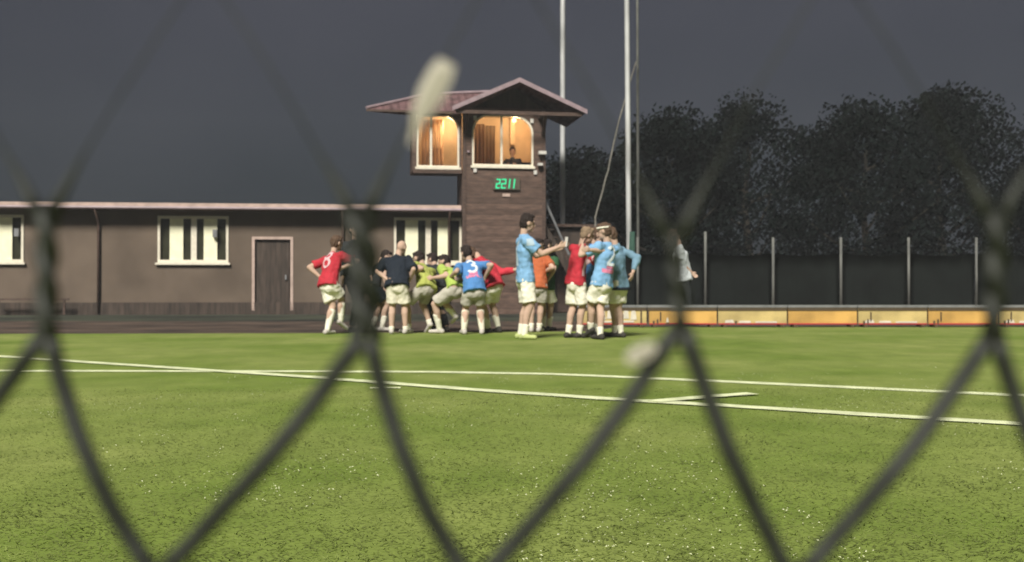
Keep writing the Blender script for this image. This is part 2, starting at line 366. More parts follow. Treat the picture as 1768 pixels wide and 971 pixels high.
# room lining: back wall, side wall
build('room_lining', boxes((0.13, W - 0.15, DP - 0.16, DP - 0.12, floor_z + 0.002, z_wall - 0.035), (wx0 + 0.13, 0.128, DP - 0.16, DP - 0.12, z_w0 - 0.04, z_wall - 0.035), (W - 0.16, W - 0.125, 0.14, DP - 0.165, floor_z + 0.002, z_wall - 0.035),
      (wx0 + 0.105, wx0 + 0.125, WY + 0.12, DP - 0.165, z_w0 - 0.04, z_wall - 0.035)), M['inner'], tower)
def pleat(x0, x1, y, z0, z1, name='curtain', m=None):
    bm = bmesh.new(); n_ = max(6, int((x1 - x0) / 0.02)); a = [bm.verts.new((x0 + (x1 - x0) * i / n_, y + 0.022 * math.sin(i * 1.15), z0)) for i in range(n_ + 1)]
    b2 = [bm.verts.new((x0 + (x1 - x0) * i / n_, y + 0.016 * math.sin(i * 1.15 + 0.5), z1)) for i in range(n_ + 1)]
    for i in range(n_): bm.faces.new((a[i], a[i + 1], b2[i + 1], b2[i]))
    r_ = bmesh.ops.solidify(bm, geom=bm.faces[:], thickness=0.006)
    return build(name, bm, m or M['curtain'], tower, smooth=True)
pleat(fx0 + 0.18, fx0 + 0.48, 0.9, z_sill - 0.02, z_head - 0.12)
pleat(fx0 + 0.55, fx0 + 0.85, 1.3, z_sill - 0.02, z_head - 0.10, m=M['inner'])
pleat(TL(745, 0, .8)[0], TL(766, 0, .8)[0], 0.75, z_sill - 0.02, z_head - 0.05)
pleat(TL(728, 0, .8)[0], TL(742, 0, .8)[0], 0.8, z_sill - 0.02, z_head - 0.05)
build('chimney_pipe', boxes((TL(881, 0, 1.3)[0], TL(889, 0, 1.3)[0], 1.25, 1.37, TL(885, 250, 1.3)[1], z_wall - 0.036)), M['inner'], tower)
# window joinery
def win(x0, x1, z0, z1, y, muls, aop, nm='window'):
    bm = bmesh.new()
    inner = [(x0 + 0.06, z0 + 0.06), (x1 - 0.06, z0 + 0.06)]
    aa = [(min(max(a, x0 + 0.055), x1 - 0.055), min(max(b2, z0 + 0.07), z1 - 0.035)) for a, b2 in aop[0]]
    panel(bm, [aop[1], aa], XZ, y - 0.03, y + 0.05)
    f = build(nm, bm, M['white_frame'], tower)
    for a in muls: build('mullion', boxes((a - 0.03, a + 0.03, y - 0.02, y + 0.04, z0 + 0.071, z1 - 0.037)), M['white_frame'], f)
    build('sill', boxes((x0 - 0.04, x1 + 0.04, y - 0.10, y - 0.033, z0 - 0.05, z0 + 0.02)), M['white_frame'], f)
    bm = bmesh.new(); panel(bm, [aop[2]], XZ, y + 0.012, y + 0.018); build('pane', bm, M['glass'], f)
    return f
mid = TL(866, 0)[0]
def arches(x0, x1, z0, z1, rl, rr, rz):
    g = 0.003
    return (arch(x0 + .055, x1 - .055, z0 + .07, z1 - .035, max(rl - .01, 0), rr - .01, rz - .01), arch(x0 + g, x1 - g, z0 + g, z1 - g, rl, rr, rz), arch(x0 + .05, x1 - .05, z0 + .05, z1 - .03, rl, rr, rz))
win(fx0, fx1, z_sill, z_head, 0.03, [mid], arches(fx0, fx1, z_sill, z_head, .42, .55, .50))
win(wo0, wo1, z_w0, z_w1, WY + 0.03, [wo0 + 0.42], arches(wo0, wo1, z_w0, z_w1, .0, .35, .42))
# small white squares round the front window
for px, py in ((820, 204), (918, 209), (820, 294), (924, 298)):
    x, z = TL(px, py); build('corner_plate', boxes((x - .045, x + .045, -0.05, -0.003, z - .06, z + .06)), M['white_box'], tower)
# camera on the right corner
x, z = TL(936, 265)
cm = build('security_camera', boxes((x - .13, x + .09, -0.22, -0.06, z - .045, z + .045), (x - .03, x + .0, -.06, -.003, z - .03, z + .02)), M['white_box'], tower)
x, z = TL(930, 285); build('security_camera', boxes((x - .05, x + .09, -0.2, -0.06, z - .035, z + .035), (x, x + .03, -.06, -.003, z - .02, z + .02)), M['white_box'], tower)
x, z = TL(808, 262); build('lamp_bracket', boxes((x - .03, x + .03, -0.08, -0.003, z - .03, z + .03)), M['verge'], tower)
# clock
cx_, cz_ = TL(876, 318)
clock = build('digital_clock', boxes((cx_ - .42, cx_ + .36, -0.07, -0.003, cz_ - .17, cz_ + .17)), mat('clock_case', (0.085, 0.068, 0.048), 0.6), tower)
SEG = {'2': 'abged', '1': 'bc'}
def digit(ch, px0, px1, py0, py1):
    x0, z1 = TL(px0, py0); x1, z0 = TL(px1, py1); th = 0.030; zm = (z0 + z1) / 2
    S = {'a': (x0, x1, z1 - th, z1), 'g': (x0, x1, zm - th / 2, zm + th / 2), 'd': (x0, x1, z0, z0 + th), 'b': (x1 - th, x1, zm, z1), 'c': (x1 - th, x1, z0, zm), 'e': (x0, x0 + th, z0, zm), 'f': (x0, x0 + th, zm, z1)}
    bm = bmesh.new()
    for i, s in enumerate(SEG[ch]):
        a = S[s]; sh = 0.12
        vs_ = [(a[0], a[2]), (a[1], a[2]), (a[1], a[3]), (a[0], a[3])]
        panel(bm, [[(p + (q - z0) * sh, q) for p, q in vs_]], XZ, -0.078 - i * 0.001, -0.0705)
    return build('clock_digit', bm, M['led'], clock)
for ch, a, b2 in (('2', 855, 862, ), ('2', 864, 872), ('1', 875, 879), ('1', 883, 887)): digit(ch, a, b2, 309.5, 326)
x, z = TL(874, 337); build('name_plate', boxes((x - .11, x + .11, -0.03, -0.003, z - .045, z + .04)), M['fascia'], tower)
# roof: main ridge parallel to the front, gable forward over the cabin
OV = -0.75
ax, az = TL(897, 137, OV); lx_, lz_ = TL(782, 183, OV); rx_, rz_ = TL(1012, 192, OV)
ez = (lz_ + rz_) / 2; 
RY = 1.15                                         # main ridge depth
tipx, tipz = TL(632, 188, 0.0)
ez2 = ez
mrx, _ = TL(718, 155, RY)
def slab(name, quads, th, m, parent):
    bm = bmesh.new()
    for q in quads: 
        vs1 = [bm.verts.new(p) for p in q]; vs2 = [bm.verts.new((p[0], p[1], p[2] - th)) for p in q]
        bm.faces.new(vs1); bm.faces.new(vs2[::-1])
        for i in range(len(q)): bm.faces.new((vs1[i], vs1[(i + 1) % len(q)], vs2[(i + 1) % len(q)], vs2[i]))
    return build(name, bm, m, parent)
back = DP + 0.35
ridge_z = az + 0.02
slope_y = OV + (0.55)
roof = slab('roof', [
    [(lx_, OV, ez), (ax, OV, az), (ax, RY, az), (lx_ + 0.25, 0.0, ez)],                                   # front gable, left slope
    [(rx_, OV, ez), (rx_, back, ez), (ax, back, az), (ax, OV, az)][::-1],                                 # right slope runs to the back
], 0.07, M['tiles'], tower)
hipx = tipx + 1.9
slab('wing_roof', [
    [(tipx, 0.0, tipz), (lx_ + 0.25, 0.0, ez - 0.004), (ax, RY, az - 0.004), (hipx, RY, az - 0.16)],
    [(hipx, RY, az - 0.16), (ax, RY, az - 0.004), (ax - 0.003, back, ez + .25), (wx0 - .2, back, ez + .25)],
    [(tipx, 0.0, tipz - 0.003), (hipx, RY, az - 0.165), (wx0 - .2, back, ez + .247)]], 0.06, M['tiles'], tower)
def bargeboard(a, b2, th=0.05, h=0.13):
    bm = bmesh.new(); a = Vector(a); b2 = Vector(b2)
    q = [(a.x, a.z), (b2.x, b2.z), (b2.x, b2.z - h), (a.x, a.z - h)]
    panel(bm, [q], XZ, a.y - th, a.y - 0.003); return bm
build('bargeboard', bargeboard((lx_ - .02, OV, ez + .02), (ax, OV, az + .05)), M['verge'], tower)
build('bargeboard', bargeboard((ax + .003, OV, az + .05), (rx_ + .03, OV, ez + .02)), M['verge'], tower)
bm = bmesh.new(); tube(bm, [(tipx, -0.03, tipz + .03), (hipx, RY, az - 0.12), (ax - .1, RY, az + .03)], 0.045, 6); build('ridge_cap', bm, M['verge'], tower)
bm = boxes((tipx, lx_ + 0.1, -0.05, -0.003, tipz - .07, tipz - .01)); build('fascia', bm, M['beam'], tower)
# gable infill, eave soffit
bm = bmesh.new(); panel(bm, [[(0, z_wall + .002), (W, z_wall + .002), (W, ez + .12), (ax + .05, az - .12), (ax - .05, az - .12), (0, ez + .12)]], XZ, 0.01, 0.1)
build('gable', bm, M['dark_wood'], tower)
build('soffit', boxes((lx_ + .1, rx_ - .1, OV + .06, OV + .14, ez - .16, ez - .06), (0.1, 0.2, OV + .14, 0.0, ez - .16, ez - .06), (W - .2, W - .1, OV + .14, 0.0, ez - .16, ez - .06)), M['beam'], tower)
for sx, px in ((1, 0.06), (-1, W - 0.06)):
    bm = bmesh.new(); tube(bm, [(px, -0.02, z_wall - .75), (px, OV + .12, ez - .15)], 0.045, 4); build('brace', bm, M['beam'], tower)
# corner boards
build('corner_board', boxes((-0.03, 0.07, -0.035, -0.003, 0, z_wall)), M['beam'], tower)
build('corner_board', boxes((W - 0.07, W + .03, -0.035, -0.003, 0, z_wall)), M['beam'], tower)
# interior lamp: visible pendant and its light
lx1, lz1 = TL(880, 212, 1.0)
bm = bmesh.new(); bmesh.ops.create_uvsphere(bm, u_segments=12, v_segments=8, radius=0.07, matrix=Matrix.Translation((lx1 + 0.15, 1.1, z_wall - .16)))
lampo = build('ceiling_lamp', bm, M['bulb'], tower, smooth=True)
for i, (x, y, e) in enumerate(((lx1 + 0.1, 0.5, 17), (TL(775, 0, 1.0)[0], 0.72, 16))):
    l = bpy.data.objects.new('room_light', bpy.data.lights.new('room_light', 'POINT')); col.objects.link(l); l.parent = tower
    l.location = (x, y, z_wall - .30); l.data.energy = e; l.data.color = (1.0, 0.68, 0.38); l.data.shadow_soft_size = 0.08
# desk with a screen seen over the sill
dx, dz = TL(868, 285, 0.5)
build('desk', boxes((fx0 + .1, fx1 - .05, 0.3, 0.75, z_sill - .14, z_sill - .10)), M['dark_wood'], tower)
tt = empty('computer_monitor', tower.matrix_basis @ Vector((TL(908, 0, .5)[0], 0.5, z_sill - .098)), TH)
tag(tt, 'dark computer monitor on the desk inside the tower window beside the seated operator', 'monitor')
build('screen', boxes((-.16, .16, -.015, .015, .08, .30)), M['black'], tt); build('stand', boxes((-.03, .03, -.03, .03, .0, .078)), M['black'], tt)

# exterior stair on the right side of the tower
st = empty('outside_stair', T0 + u * (W + 0.05) + v_ * 0.2, TH)
tag(st, 'dark wooden stair with a slanting handrail running down the right side of the tower', 'stair')
sx0, sz0 = 0.0, TL(939, 345)[1]; sx1 = TL(985, 0)[0] - W - .05; sz1 = TL(985, 440)[1]
bm = bmesh.new(); tube(bm, [(sx0, 0, sz0), (sx1, 0, sz1)], 0.035, 6); build('handrail', bm, M['rail'], st)
for sy in (0.0, 0.8):
    bm = bmesh.new(); panel(bm, [[(sx0, sz0 - .95), (sx1 + .55, 0.02), (sx1 + .85, 0.02), (sx0, sz0 - .65)]], XZ, sy - .025, sy + .025); build('stringer', bm, M['dark_wood'], st)
for i in range(11):
    f_ = (i + .5) / 11; build('step', boxes((sx0 + (sx1 + .5 - sx0) * f_, sx0 + (sx1 + .5 - sx0) * f_ + .24, .03, .77, (sz0 - .8) * (1 - f_) + .05, (sz0 - .8) * (1 - f_) + .085)), M['dark_wood'], st)
for f_ in (0.02, 0.98):
    build('baluster', boxes((sx0 + (sx1 - sx0) * f_ - .02, sx0 + (sx1 - sx0) * f_ + .02, -.02, .02, 0.1 if f_ > .5 else sz0 - .9, sz0 + (sz1 - sz0) * f_ - .03)), M['dark_wood'], st)
# low shed behind the stair
sh0 = P(948, 500, 32.0); sh0.z = 0
shed = empty('wooden_shed', sh0, TH)
tag(shed, 'low dark brown wooden shed behind the stair right of the tower', 'shed')
hz = CH + (500 - 392) / F * 32
build('wall', boxes((0, 1.45, 0, 1.6, 0, hz)), M['dark_wood'], shed)
build('roof', boxes((-.12, 1.6, -.15, 1.75, hz + .002, hz + .08)), M['beam'], shed)
build('door', boxes((.25, .98, -.04, -.003, 0.02, 1.9)), M['beam'], shed)

# ------------------------------------------------------------------ low clubhouse to the left of the tower
LH = R(6)
B0 = T0 + v_ * 0.45 + u * (-0.02)
bu = Vector((math.cos(LH), math.sin(LH), 0)); bv = Vector((-math.sin(LH), math.cos(LH), 0))
club = empty('clubhouse', B0, LH)
tag(club, 'long low brown clubhouse with cream panelled windows and pinkish eaves, left of the tower', 'building')
BL = lambda px, py, ly=0.0: TL(px, py, ly, B0, bu, bv)
zt = BL(680, 366)[1]; ze = BL(680, 356)[1]
bx0 = -17.5
wins = [(680, 797)]
wl = [(BL(a, 0)[0], BL(b2, 0)[0]) for a, b2 in wins]
ww = wl[0][1] - wl[0][0]
wl += [(-8.6, -8.6 + ww), (-14.2, -14.2 + ww)]
wz0, wz1 = BL(740, 455)[1], BL(740, 376)[1]
bm = bmesh.new()
ops_ = sorted([(a, b2, wz0, wz1) for a, b2 in wl] + [(-5.9, -4.9, 0.12, 2.15)]); cur = bx0
for a, b2, p0, p1 in ops_:
    box(bm, cur, a, 0, .2, 0, zt); box(bm, a, b2, 0, .2, 0, p0); box(bm, a, b2, 0, .2, p1, zt); cur = b2
box(bm, cur, -.005, 0, .2, 0, zt)
box(bm, bx0, bx0 + .2, .202, 4.5, 0, zt); box(bm, bx0, -.005, 4.502, 4.7, 0, zt)
build('wall', bm, M['wall_low'], club)
build('plinth', boxes((bx0, -.005, -.03, -.003, 0, .35)), M['dark_wood'], club)
build('soffit_lath', boxes((bx0, -.02, -.36, -.01, zt - .03, zt - .003)), M['beam'], club)
build('eaves_board', boxes((bx0 - .3, -.02, -.45, -.38, zt - .01, ze)), M['fascia'], club)
build('roof', boxes((bx0 - .3, -.02, -.378, 5.0, zt + .002, zt + .07)), M['beam'], club)
bm = bmesh.new(); tube(bm, [(bx0 - .3, -.50, zt + .03), (-.03, -.50, zt + .03)], .04, 8); build('gutter', bm, M['verge'], club)
bm = boxes((-5.86, -4.94, .06, .12, .14, 2.12)); dr = build('door', bm, M['dark_wood'], club)
build('handle', boxes((-5.05, -5.01, -.0, .057, 1.0, 1.14)), M['rail'], dr)
build('door_frame', boxes((-5.98, -5.902, -.03, .03, .12, 2.23), (-4.898, -4.82, -.03, .03, .12, 2.23), (-5.9, -4.9, -.03, .03, 2.152, 2.23)), M['fascia'], club)
for x in (-10.2, -3.4, -.35):
    bm = bmesh.new(); tube(bm, [(x, -.48, zt), (x, -.12, zt - .3), (x, -.07, zt - .5), (x, -.07, .05)], .04, 8); build('downpipe', bm, M['beam'], club, smooth=True)
for x in (-7.0, -12.4):
    f = build('wall_lantern', boxes((x - .06, x + .06, -.12, -.003, 2.2, 2.42)), M['rail'], club)
build('bench_rail', boxes((-12.9, -10.9, -.42, -.35, .42, .47), (-12.8, -12.74, -.40, -.36, 0.02, .418), (-11.06, -11.0, -.40, -.36, 0.02, .418)), M['beam'], club)
fr = (0.0, .045, .145, .36, .46, .54, .635, .845, .935, 1.0)     # frame | slot | panel | slot | panel | slot | panel | slot | frame
for a, b2 in wl:
    w_ = b2 - a
    bm = bmesh.new(); panel(bm, [rect(a + .003, b2 - .003, wz0 + .003, wz1 - .003), rect(a + .07, b2 - .07, wz0 + .08, wz1 - .08)], XZ, -.03, .06)
    f = build('window', bm, M['white_frame'], club)
    build('pane', boxes((a + .072, b2 - .072, .09, .10, wz0 + .082, wz1 - .082)), M['dark_glass'], f)
    for s0, s1, mt in ((.165, .355, 'cream'), (.465, .545, 'white_frame'), (.645, .835, 'cream')):
        build('shutter', boxes((a + w_ * s0, a + w_ * s1, .02, .06, wz0 + .083, wz1 - .083)), M[mt], f)
    build('sill', boxes((a - .05, b2 + .05, -.1, -.033, wz0 - .06, wz0 + .0)), M['white_frame'], f)

# ------------------------------------------------------------------ masts, posts, fence, boards
def pole(name, x, Y, z1, r, m, label, cat, lean=0.0, z0=0.0, group=None, r1=None):
    r_ = empty(name, (x, Y, 0))
    bm = bmesh.new(); n_ = 6; tube(bm, [(lean * k / n_, 0, z0 + (z1 - z0) * k / n_) for k in range(n_ + 1)], r, 10, rs=[r + ((r1 or r) - r) * k / n_ for k in range(n_ + 1)])
    build('shaft', bm, m, r_, smooth=True)
    build('base_plate', boxes((-r * 2, r * 2, -r * 2, r * 2, 0, .02)), M['rail'], r_)
    return tag(r_, label, cat, group)
X = lambda px, Y: (px - CX) / F * Y
pole('net_mast', X(971, 33.5), 33.5, 11.5, .085, M['pole'], 'tall pale grey mast rising behind the tower roof\'s right eave', 'mast', group='tall net masts', lean=.02)
pole('net_mast', X(1087, 24), 24, 9.0, .062, M['pole'], 'tall bright grey mast behind the hugging players, right of the tower', 'mast', group='tall net masts', lean=-.07)
pole('net_mast', X(1102, 26), 26, 9.6, .034, M['pole_dim'], 'thin dim grey mast just right of the tall bright mast', 'mast', group='tall net masts', lean=-.02)
# padded green roll at the foot of the bright mast
bm = bmesh.new(); zc = CH + 100 / F * 23.5
tube(bm, [(0, 0, .02), (.01, 0, .7), (-.01, 0, 1.4), (0, 0, zc)], .08, 12, rs=[.085, .095, .08, .06])
o = build('rolled_net', bm, M['greencol'], smooth=True); o.location = (X(1092, 23.6), 23.6, 0)
tag(o, 'dark green rolled net hanging upright at the foot of the bright mast', 'net')
# slack rope from thin mast down toward the players
bm = bmesh.new(); rp = [P(1099, 106, 25.8), P(1087, 145, 25.2), P(1066, 219, 24.3), P(1050, 294, 23.2), P(1028, 376, 22.0), P(1026, 430, 21.2)]; pts = []
for a, b2 in zip(rp[:-1], rp[1:]):
    for k in range(5): p = a.lerp(b2, k / 5); p.x += .012 * noise.noise(p * 6); pts.append(p)
b2 = rp[-1]
pts.append(Vector((b2.x - .1, b2.y - .3, .02)))
tube(bm, pts, .020, 6); o = build('net_rope', bm, M['cable'])
tag(o, 'pale frayed rope slanting down from the thin mast toward the hugging players', 'rope')
# boundary fence with dark windscreen behind the boards
FY = 23.0
fpx = [1010, 1101, 1218, 1335, 1452, 1569, 1686, 1803, 1920]
bf = empty('boundary_fence', (X(1010, FY), FY, 0))
tag(bf, 'grey post fence hung with dark green windscreen netting behind the low boards', 'fence')
for i, px in enumerate(fpx):
    ztop = CH + (500 - (410 if i != 2 else 400)) / F * FY
    bm = bmesh.new(); tube(bm, [(X(px, FY) - bf.location.x, 0, 0), (X(px, FY) - bf.location.x, 0, ztop)], .030, 8); build('post', bm, M['pole_dim'], bf, smooth=True)
for i in range(len(fpx) - 1):
    x0, x1 = X(fpx[i], FY) - bf.location.x + .035, X(fpx[i + 1], FY) - bf.location.x - .035
    bm = bmesh.new(); nn = 14; zt2 = CH + 62 / F * FY
    g = [[bm.verts.new((x0 + (x1 - x0) * k / nn, .02 * math.sin(k * 1.3 + j), .05 + (zt2 - .05 - .05 * math.sin(math.pi * k / nn) * (j == 4)) * j / 4)) for j in range(5)] for k in range(nn + 1)]
    for k in range(nn):
        for j in range(4): bm.faces.new((g[k][j], g[k + 1][j], g[k + 1][j + 1], g[k][j + 1]))
    bmesh.ops.solidify(bm, geom=bm.faces[:], thickness=.006)
    build('windscreen', bm, M['screen'], bf, smooth=True)
# low advertising boards
BY = 19.6
bw = X(1240, BY) - X(1119, BY)
ztop = CH - 27 / F * BY
def board(x0, m, label, marks):
    r_ = empty('advertising_board', (x0, BY, 0)); tag(r_, label, 'board', 'low advertising boards along the far side of the pitch')
    w2 = bw - .03
    build('panel', boxes((0, w2, 0, .04, .06, ztop - .05)), m, r_)
    build('top_rail', boxes((-.01, w2 + .01, -.02, .06, ztop - .045, ztop)), M['rail'], r_)
    build('dark_strip', boxes((0, w2, -.012, -.003, ztop - .105, ztop - .052)), M['dark_print'], r_)
    for lx in (.08, w2 - .14): build('foot', boxes((lx, lx + .06, -.10, .16, .012, .06)), M['dark_print'], r_)
    build('bottom_strip', boxes((0, w2, -.012, -.003, .062, .085)), M['red_shirt'], r_)
    bms = bmesh.new()
    for q in marks[0]: panel(bms, [q], XZ, -.010, -.003)
    if marks[0]: build('white_lettering', bms, M['white_print'], r_)
    bms = bmesh.new()
    for q in marks[1]: panel(bms, [q], XZ, -.014, -.004)
    if marks[1]: build('dark_lettering', bms, M['dark_print'], r_)
    return r_
def pk(x, w3, z0, z1): return [(x, z0), (x + w3, z0), (x + w3 * .85, z0 + (z1 - z0) * .6), (x + w3 * .5, z1), (x + w3 * .15, z0 + (z1 - z0) * .6)]
zz = ztop
white_a = [pk(.40, .12, .15, zz - .02), pk(.54, .12, .17, zz - .03), pk(.68, .12, .15, zz - .02), [(.30, .10), (1.05, .10), (1.05, .135), (.30, .12)], pk(.84, .12, .17, zz - .03), pk(.98, .12, .15, zz - .04)]
dark_a = [rect(.02, .05, .09, zz - .11), rect(1.17, 1.20, .09, zz - .02)]
dark_b = [rect(.085, .12, .07, .13), rect(.16, .19, .07, .16), rect(.22, .245, .12, zz - .13), rect(-.012, .016, .062, zz - .01), [(.30, .07), (.42, .07), (.38, .10)]]
xs = X(1119, BY)
labels = ['orange low board with a dark upright stroke, just right of the hugging players', 'yellow low board with white peaked lettering behind the hugging players',
          'yellow low board behind the wire twist with pale marks along its foot']
board(xs, M['orange'], labels[0], ([pk(.34, .05, .10, .2)], dark_b))
board(xs - bw, M['yellow'], labels[1], (white_a, dark_a))
white_c = [[(.12, .09), (.30, .09), (.27, .15), (.14, .14)], [(.38, .09), (.62, .09), (.60, .13), (.40, .13)], rect(.7, 1.1, .09, .12)]
board(xs + bw, M['yellow'], labels[2], (white_c, [rect(.31, .35, .07, .13)]))
for k, (mm2, lb) in enumerate((('orange', 'plain orange low board, second right of the wire twist'), ('yellow', 'yellow low board with a pale footline, third right of the wire twist'), ('orange', 'orange low board nearest the right edge of the picture'), ('yellow', 'yellow low board cut by the right edge of the picture'))):
    board(xs + bw * (k + 2), M[mm2], lb, ((white_c if mm2 == 'yellow' else []), dark_b[:3] if k != 0 else []))

# ------------------------------------------------------------------ trees behind the right side
def tree(x, y, h, rad, seed, label, squat=1.0, name='leafy_tree'):
    rnd = random.Random(seed); r_ = empty(name, (x, y, 0)); tag(r_, label, 'tree', 'trees behind the boundary fence')
    bm = bmesh.new(); tube(bm, [(0, 0, 0), (.1, .05, h * .25), (-.05, .1, h * .5), (.05, 0, h * .85)], .2, 8, rs=[h * .028, h * .022, h * .015, h * .004])
    limbs = []
    for k in range(9):
        a = k * 2.4 + rnd.random(); z = h * (.22 + .06 * k); L_ = rad * (1.05 - .06 * k)
        e = Vector((math.cos(a) * L_ * .8, math.sin(a) * L_ * .8, z + L_ * .45)); limbs.append(e)
        tube(bm, [(0, 0, z), (e.x * .5, e.y * .5, z + L_ * .15), e], .05, 5, rs=[h * .010, h * .007, .01])
    build('trunk', bm, M['bark'], r_, smooth=True)
    bm = bmesh.new()
    cl = []
    for k in range(90):
        t_ = rnd.random() ** .8; z = h * (.10 + .88 * t_); prof = math.sin(math.pi * min(1, .16 + t_ * .84)) ** .6
        a = rnd.random() * math.tau; q = rad * prof * (.35 + .7 * rnd.random()); cl.append((Vector((math.cos(a) * q, math.sin(a) * q, z)), rad * (.16 + .16 * rnd.random())))
    for cc, cr in cl:
        for i in range(170):
            d = Vector((rnd.gauss(0, 1), rnd.gauss(0, 1), rnd.gauss(0, .8)))
            d = d.normalized() * min(d.length, 1.7) * cr * .62; p = cc + d
            if p.z < .2: continue
            s = rnd.uniform(.05, .12); a1 = Vector((rnd.gauss(0, 1), rnd.gauss(0, 1), rnd.gauss(0, 1))).normalized(); b1 = a1.orthogonal().normalized(); c1 = a1.cross(b1)
            bm.faces.new([bm.verts.new(p + b1 * s), bm.verts.new(p + c1 * s * .5), bm.verts.new(p - b1 * s), bm.verts.new(p - c1 * s * .5)])
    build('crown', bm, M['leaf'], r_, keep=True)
tl = [(2.4, 36, 5.2, 2.4, 'low dark bushy tree between the tower stair and the bright mast'), (5.0, 34, 6.3, 2.7, 'dark tree behind the bright mast and the hugging players'), (7.9, 35, 6.9, 3.0, 'dark tree above the boards behind the grey shirted bystander'),
      (11.2, 33, 6.4, 2.8, 'dark broad tree second from the right edge side'), (14.4, 35, 7.2, 3.0, 'dark tall tree behind the lone right mast'), (17.6, 33, 6.2, 2.9, 'dark tree at the right edge of the picture')]
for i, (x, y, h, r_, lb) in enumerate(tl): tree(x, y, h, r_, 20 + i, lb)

# ------------------------------------------------------------------ people
def basis(d, wide):
    d = d.normalized(); e1 = wide - d * wide.dot(d)
    if e1.length < 1e-4: e1 = d.orthogonal()
    e1.normalize(); return d, e1, d.cross(e1)
def seg(bm, A, B, ra, rb, wide=Vector((1, 0, 0)), flat=1.0, capa=True, capb=True, n=14, flatb=None):
    A = Vector(A); B = Vector(B); d, e1, e2 = basis(B - A if (B - A).length > 1e-5 else Vector((0, 0, 1)), Vector(wide))
    flatb = flat if flatb is None else flatb
    rr = []
    if capa:
        for k in range(4, 0, -1): a = math.pi / 2 * k / 4.4; rr.append((A - d * ra * min(flat, 1) * math.sin(a), ra * math.cos(a), flat))
    for k in range(4): t_ = k / 3; rr.append((A.lerp(B, t_), ra + (rb - ra) * t_, flat + (flatb - flat) * t_))
    if capb:
        for k in range(1, 5): a = math.pi / 2 * k / 4.4; rr.append((B + d * rb * min(flatb, 1) * math.sin(a), rb * math.cos(a), flatb))
    rings = [[bm.verts.new(c_ + (e1 * math.cos(math.tau * i / n) + e2 * math.sin(math.tau * i / n) * fl) * r_) for i in range(n)] for c_, r_, fl in rr]
    for i in range(len(rings) - 1):
        for k in range(n): bm.faces.new((rings[i][k], rings[i][(k + 1) % n], rings[i + 1][(k + 1) % n], rings[i + 1][k]))
    bm.faces.new(rings[0][::-1]); bm.faces.new(rings[-1])
def ell(bm, c_, r3, rot=None):
    mt = Matrix.Translation(c_) @ (rot.to_4x4() if rot else Matrix.Identity(4)) @ Matrix.Diagonal((*r3, 1))
    bmesh.ops.create_uvsphere(bm, u_segments=16, v_segments=10, radius=1, matrix=mt)
def fuse(name, bm, m, parent, voxel, wr=0.0, wsc=9.0, smooth_it=3, seed=0):
    """melt overlapping pieces into ONE continuous surface"""
    bmesh.ops.recalc_face_normals(bm, faces=bm.faces)
    me = bpy.data.meshes.new('tmp'); bm.to_mesh(me); bm.free()
    o = bpy.data.objects.new('tmp', me); col.objects.link(o)
    md = o.modifiers.new('r', 'REMESH'); md.mode = 'VOXEL'; md.voxel_size = voxel
    if smooth_it:
        ms = o.modifiers.new('s', 'SMOOTH'); ms.iterations = smooth_it; ms.factor = .5
    dg = bpy.context.evaluated_depsgraph_get(); nm_ = bpy.data.meshes.new_from_object(o.evaluated_get(dg))
    bpy.data.objects.remove(o); bpy.data.meshes.remove(me)
    nm_.name = name
    if wr:
        off = Vector((seed * 3.1, seed * 1.7, 0)); ns = [v.normal.copy() for v in nm_.vertices]
        for v, nn in zip(nm_.vertices, ns):
            p = v.co + off; q = noise.noise(Vector((p.x * wsc, p.y * wsc, p.z * wsc * .55))) + .5 * noise.noise(p * wsc * 2.3)
            v.co += nn * (q * wr)
    nm_.materials.clear(); nm_.materials.append(m)
    for p in nm_.polygons: p.use_smooth = True
    ob = bpy.data.objects.new(name, nm_); col.objects.link(ob); ob.parent = parent
    return ob
def ik(A, T, l1, l2, pole):
    d = T - A; L_ = d.length
    if L_ > (l1 + l2) * .998: T = A + d.normalized() * (l1 + l2) * .998; d = T - A; L_ = d.length
    L_ = max(L_, abs(l1 - l2) + .02)
    a = (l1 * l1 - l2 * l2 + L_ * L_) / (2 * L_); h = math.sqrt(max(l1 * l1 - a * a, 0)); dn = d.normalized()
    pv = pole - dn * pole.dot(dn)
    if pv.length < 1e-3: pv = dn.orthogonal()
    return A + dn * a + pv.normalized() * h, T
def decal(parent, name, loops, c_, nrm, size, m, up=Vector((0, 0, 1)), lift=.006):
    """flat 2-D outlines laid onto the garment surface"""
    me = parent.data; bvh = BVHTree.FromPolygons([v.co for v in me.vertices], [p.vertices[:] for p in me.polygons])
    nrm = nrm.normalized(); up = (up - nrm * up.dot(nrm)).normalized(); rt = up.cross(nrm)
    bm = bmesh.new()
    for lp in loops:
        tris = tessellate_polygon([[Vector((*q, 0)) for q in r_] for r_ in lp]); flat = [q for r_ in lp for q in r_]
        vv = [bm.verts.new((q[0], q[1], 0)) for q in flat]
        for t_ in tris:
            try: bm.faces.new([vv[i] for i in t_])
            except ValueError: pass
    bmesh.ops.subdivide_edges(bm, edges=[e for e in bm.edges if e.calc_length() > .1], cuts=3, use_grid_fill=True)
    bmesh.ops.triangulate(bm, faces=bm.faces[:])
    miss = []
    for v in bm.verts:
        p = c_ + rt * (v.co.x * size) + up * (v.co.y * size)
        h = bvh.ray_cast(p + nrm * .4, -nrm, .9)
        if h[0] and h[1].dot(nrm) > .15: v.co = h[0] + nrm * lift
        else: miss.append(v)
    bmesh.ops.delete(bm, geom=miss, context='VERTS')
    o = build(name, bm, m, parent, keep=True); return o
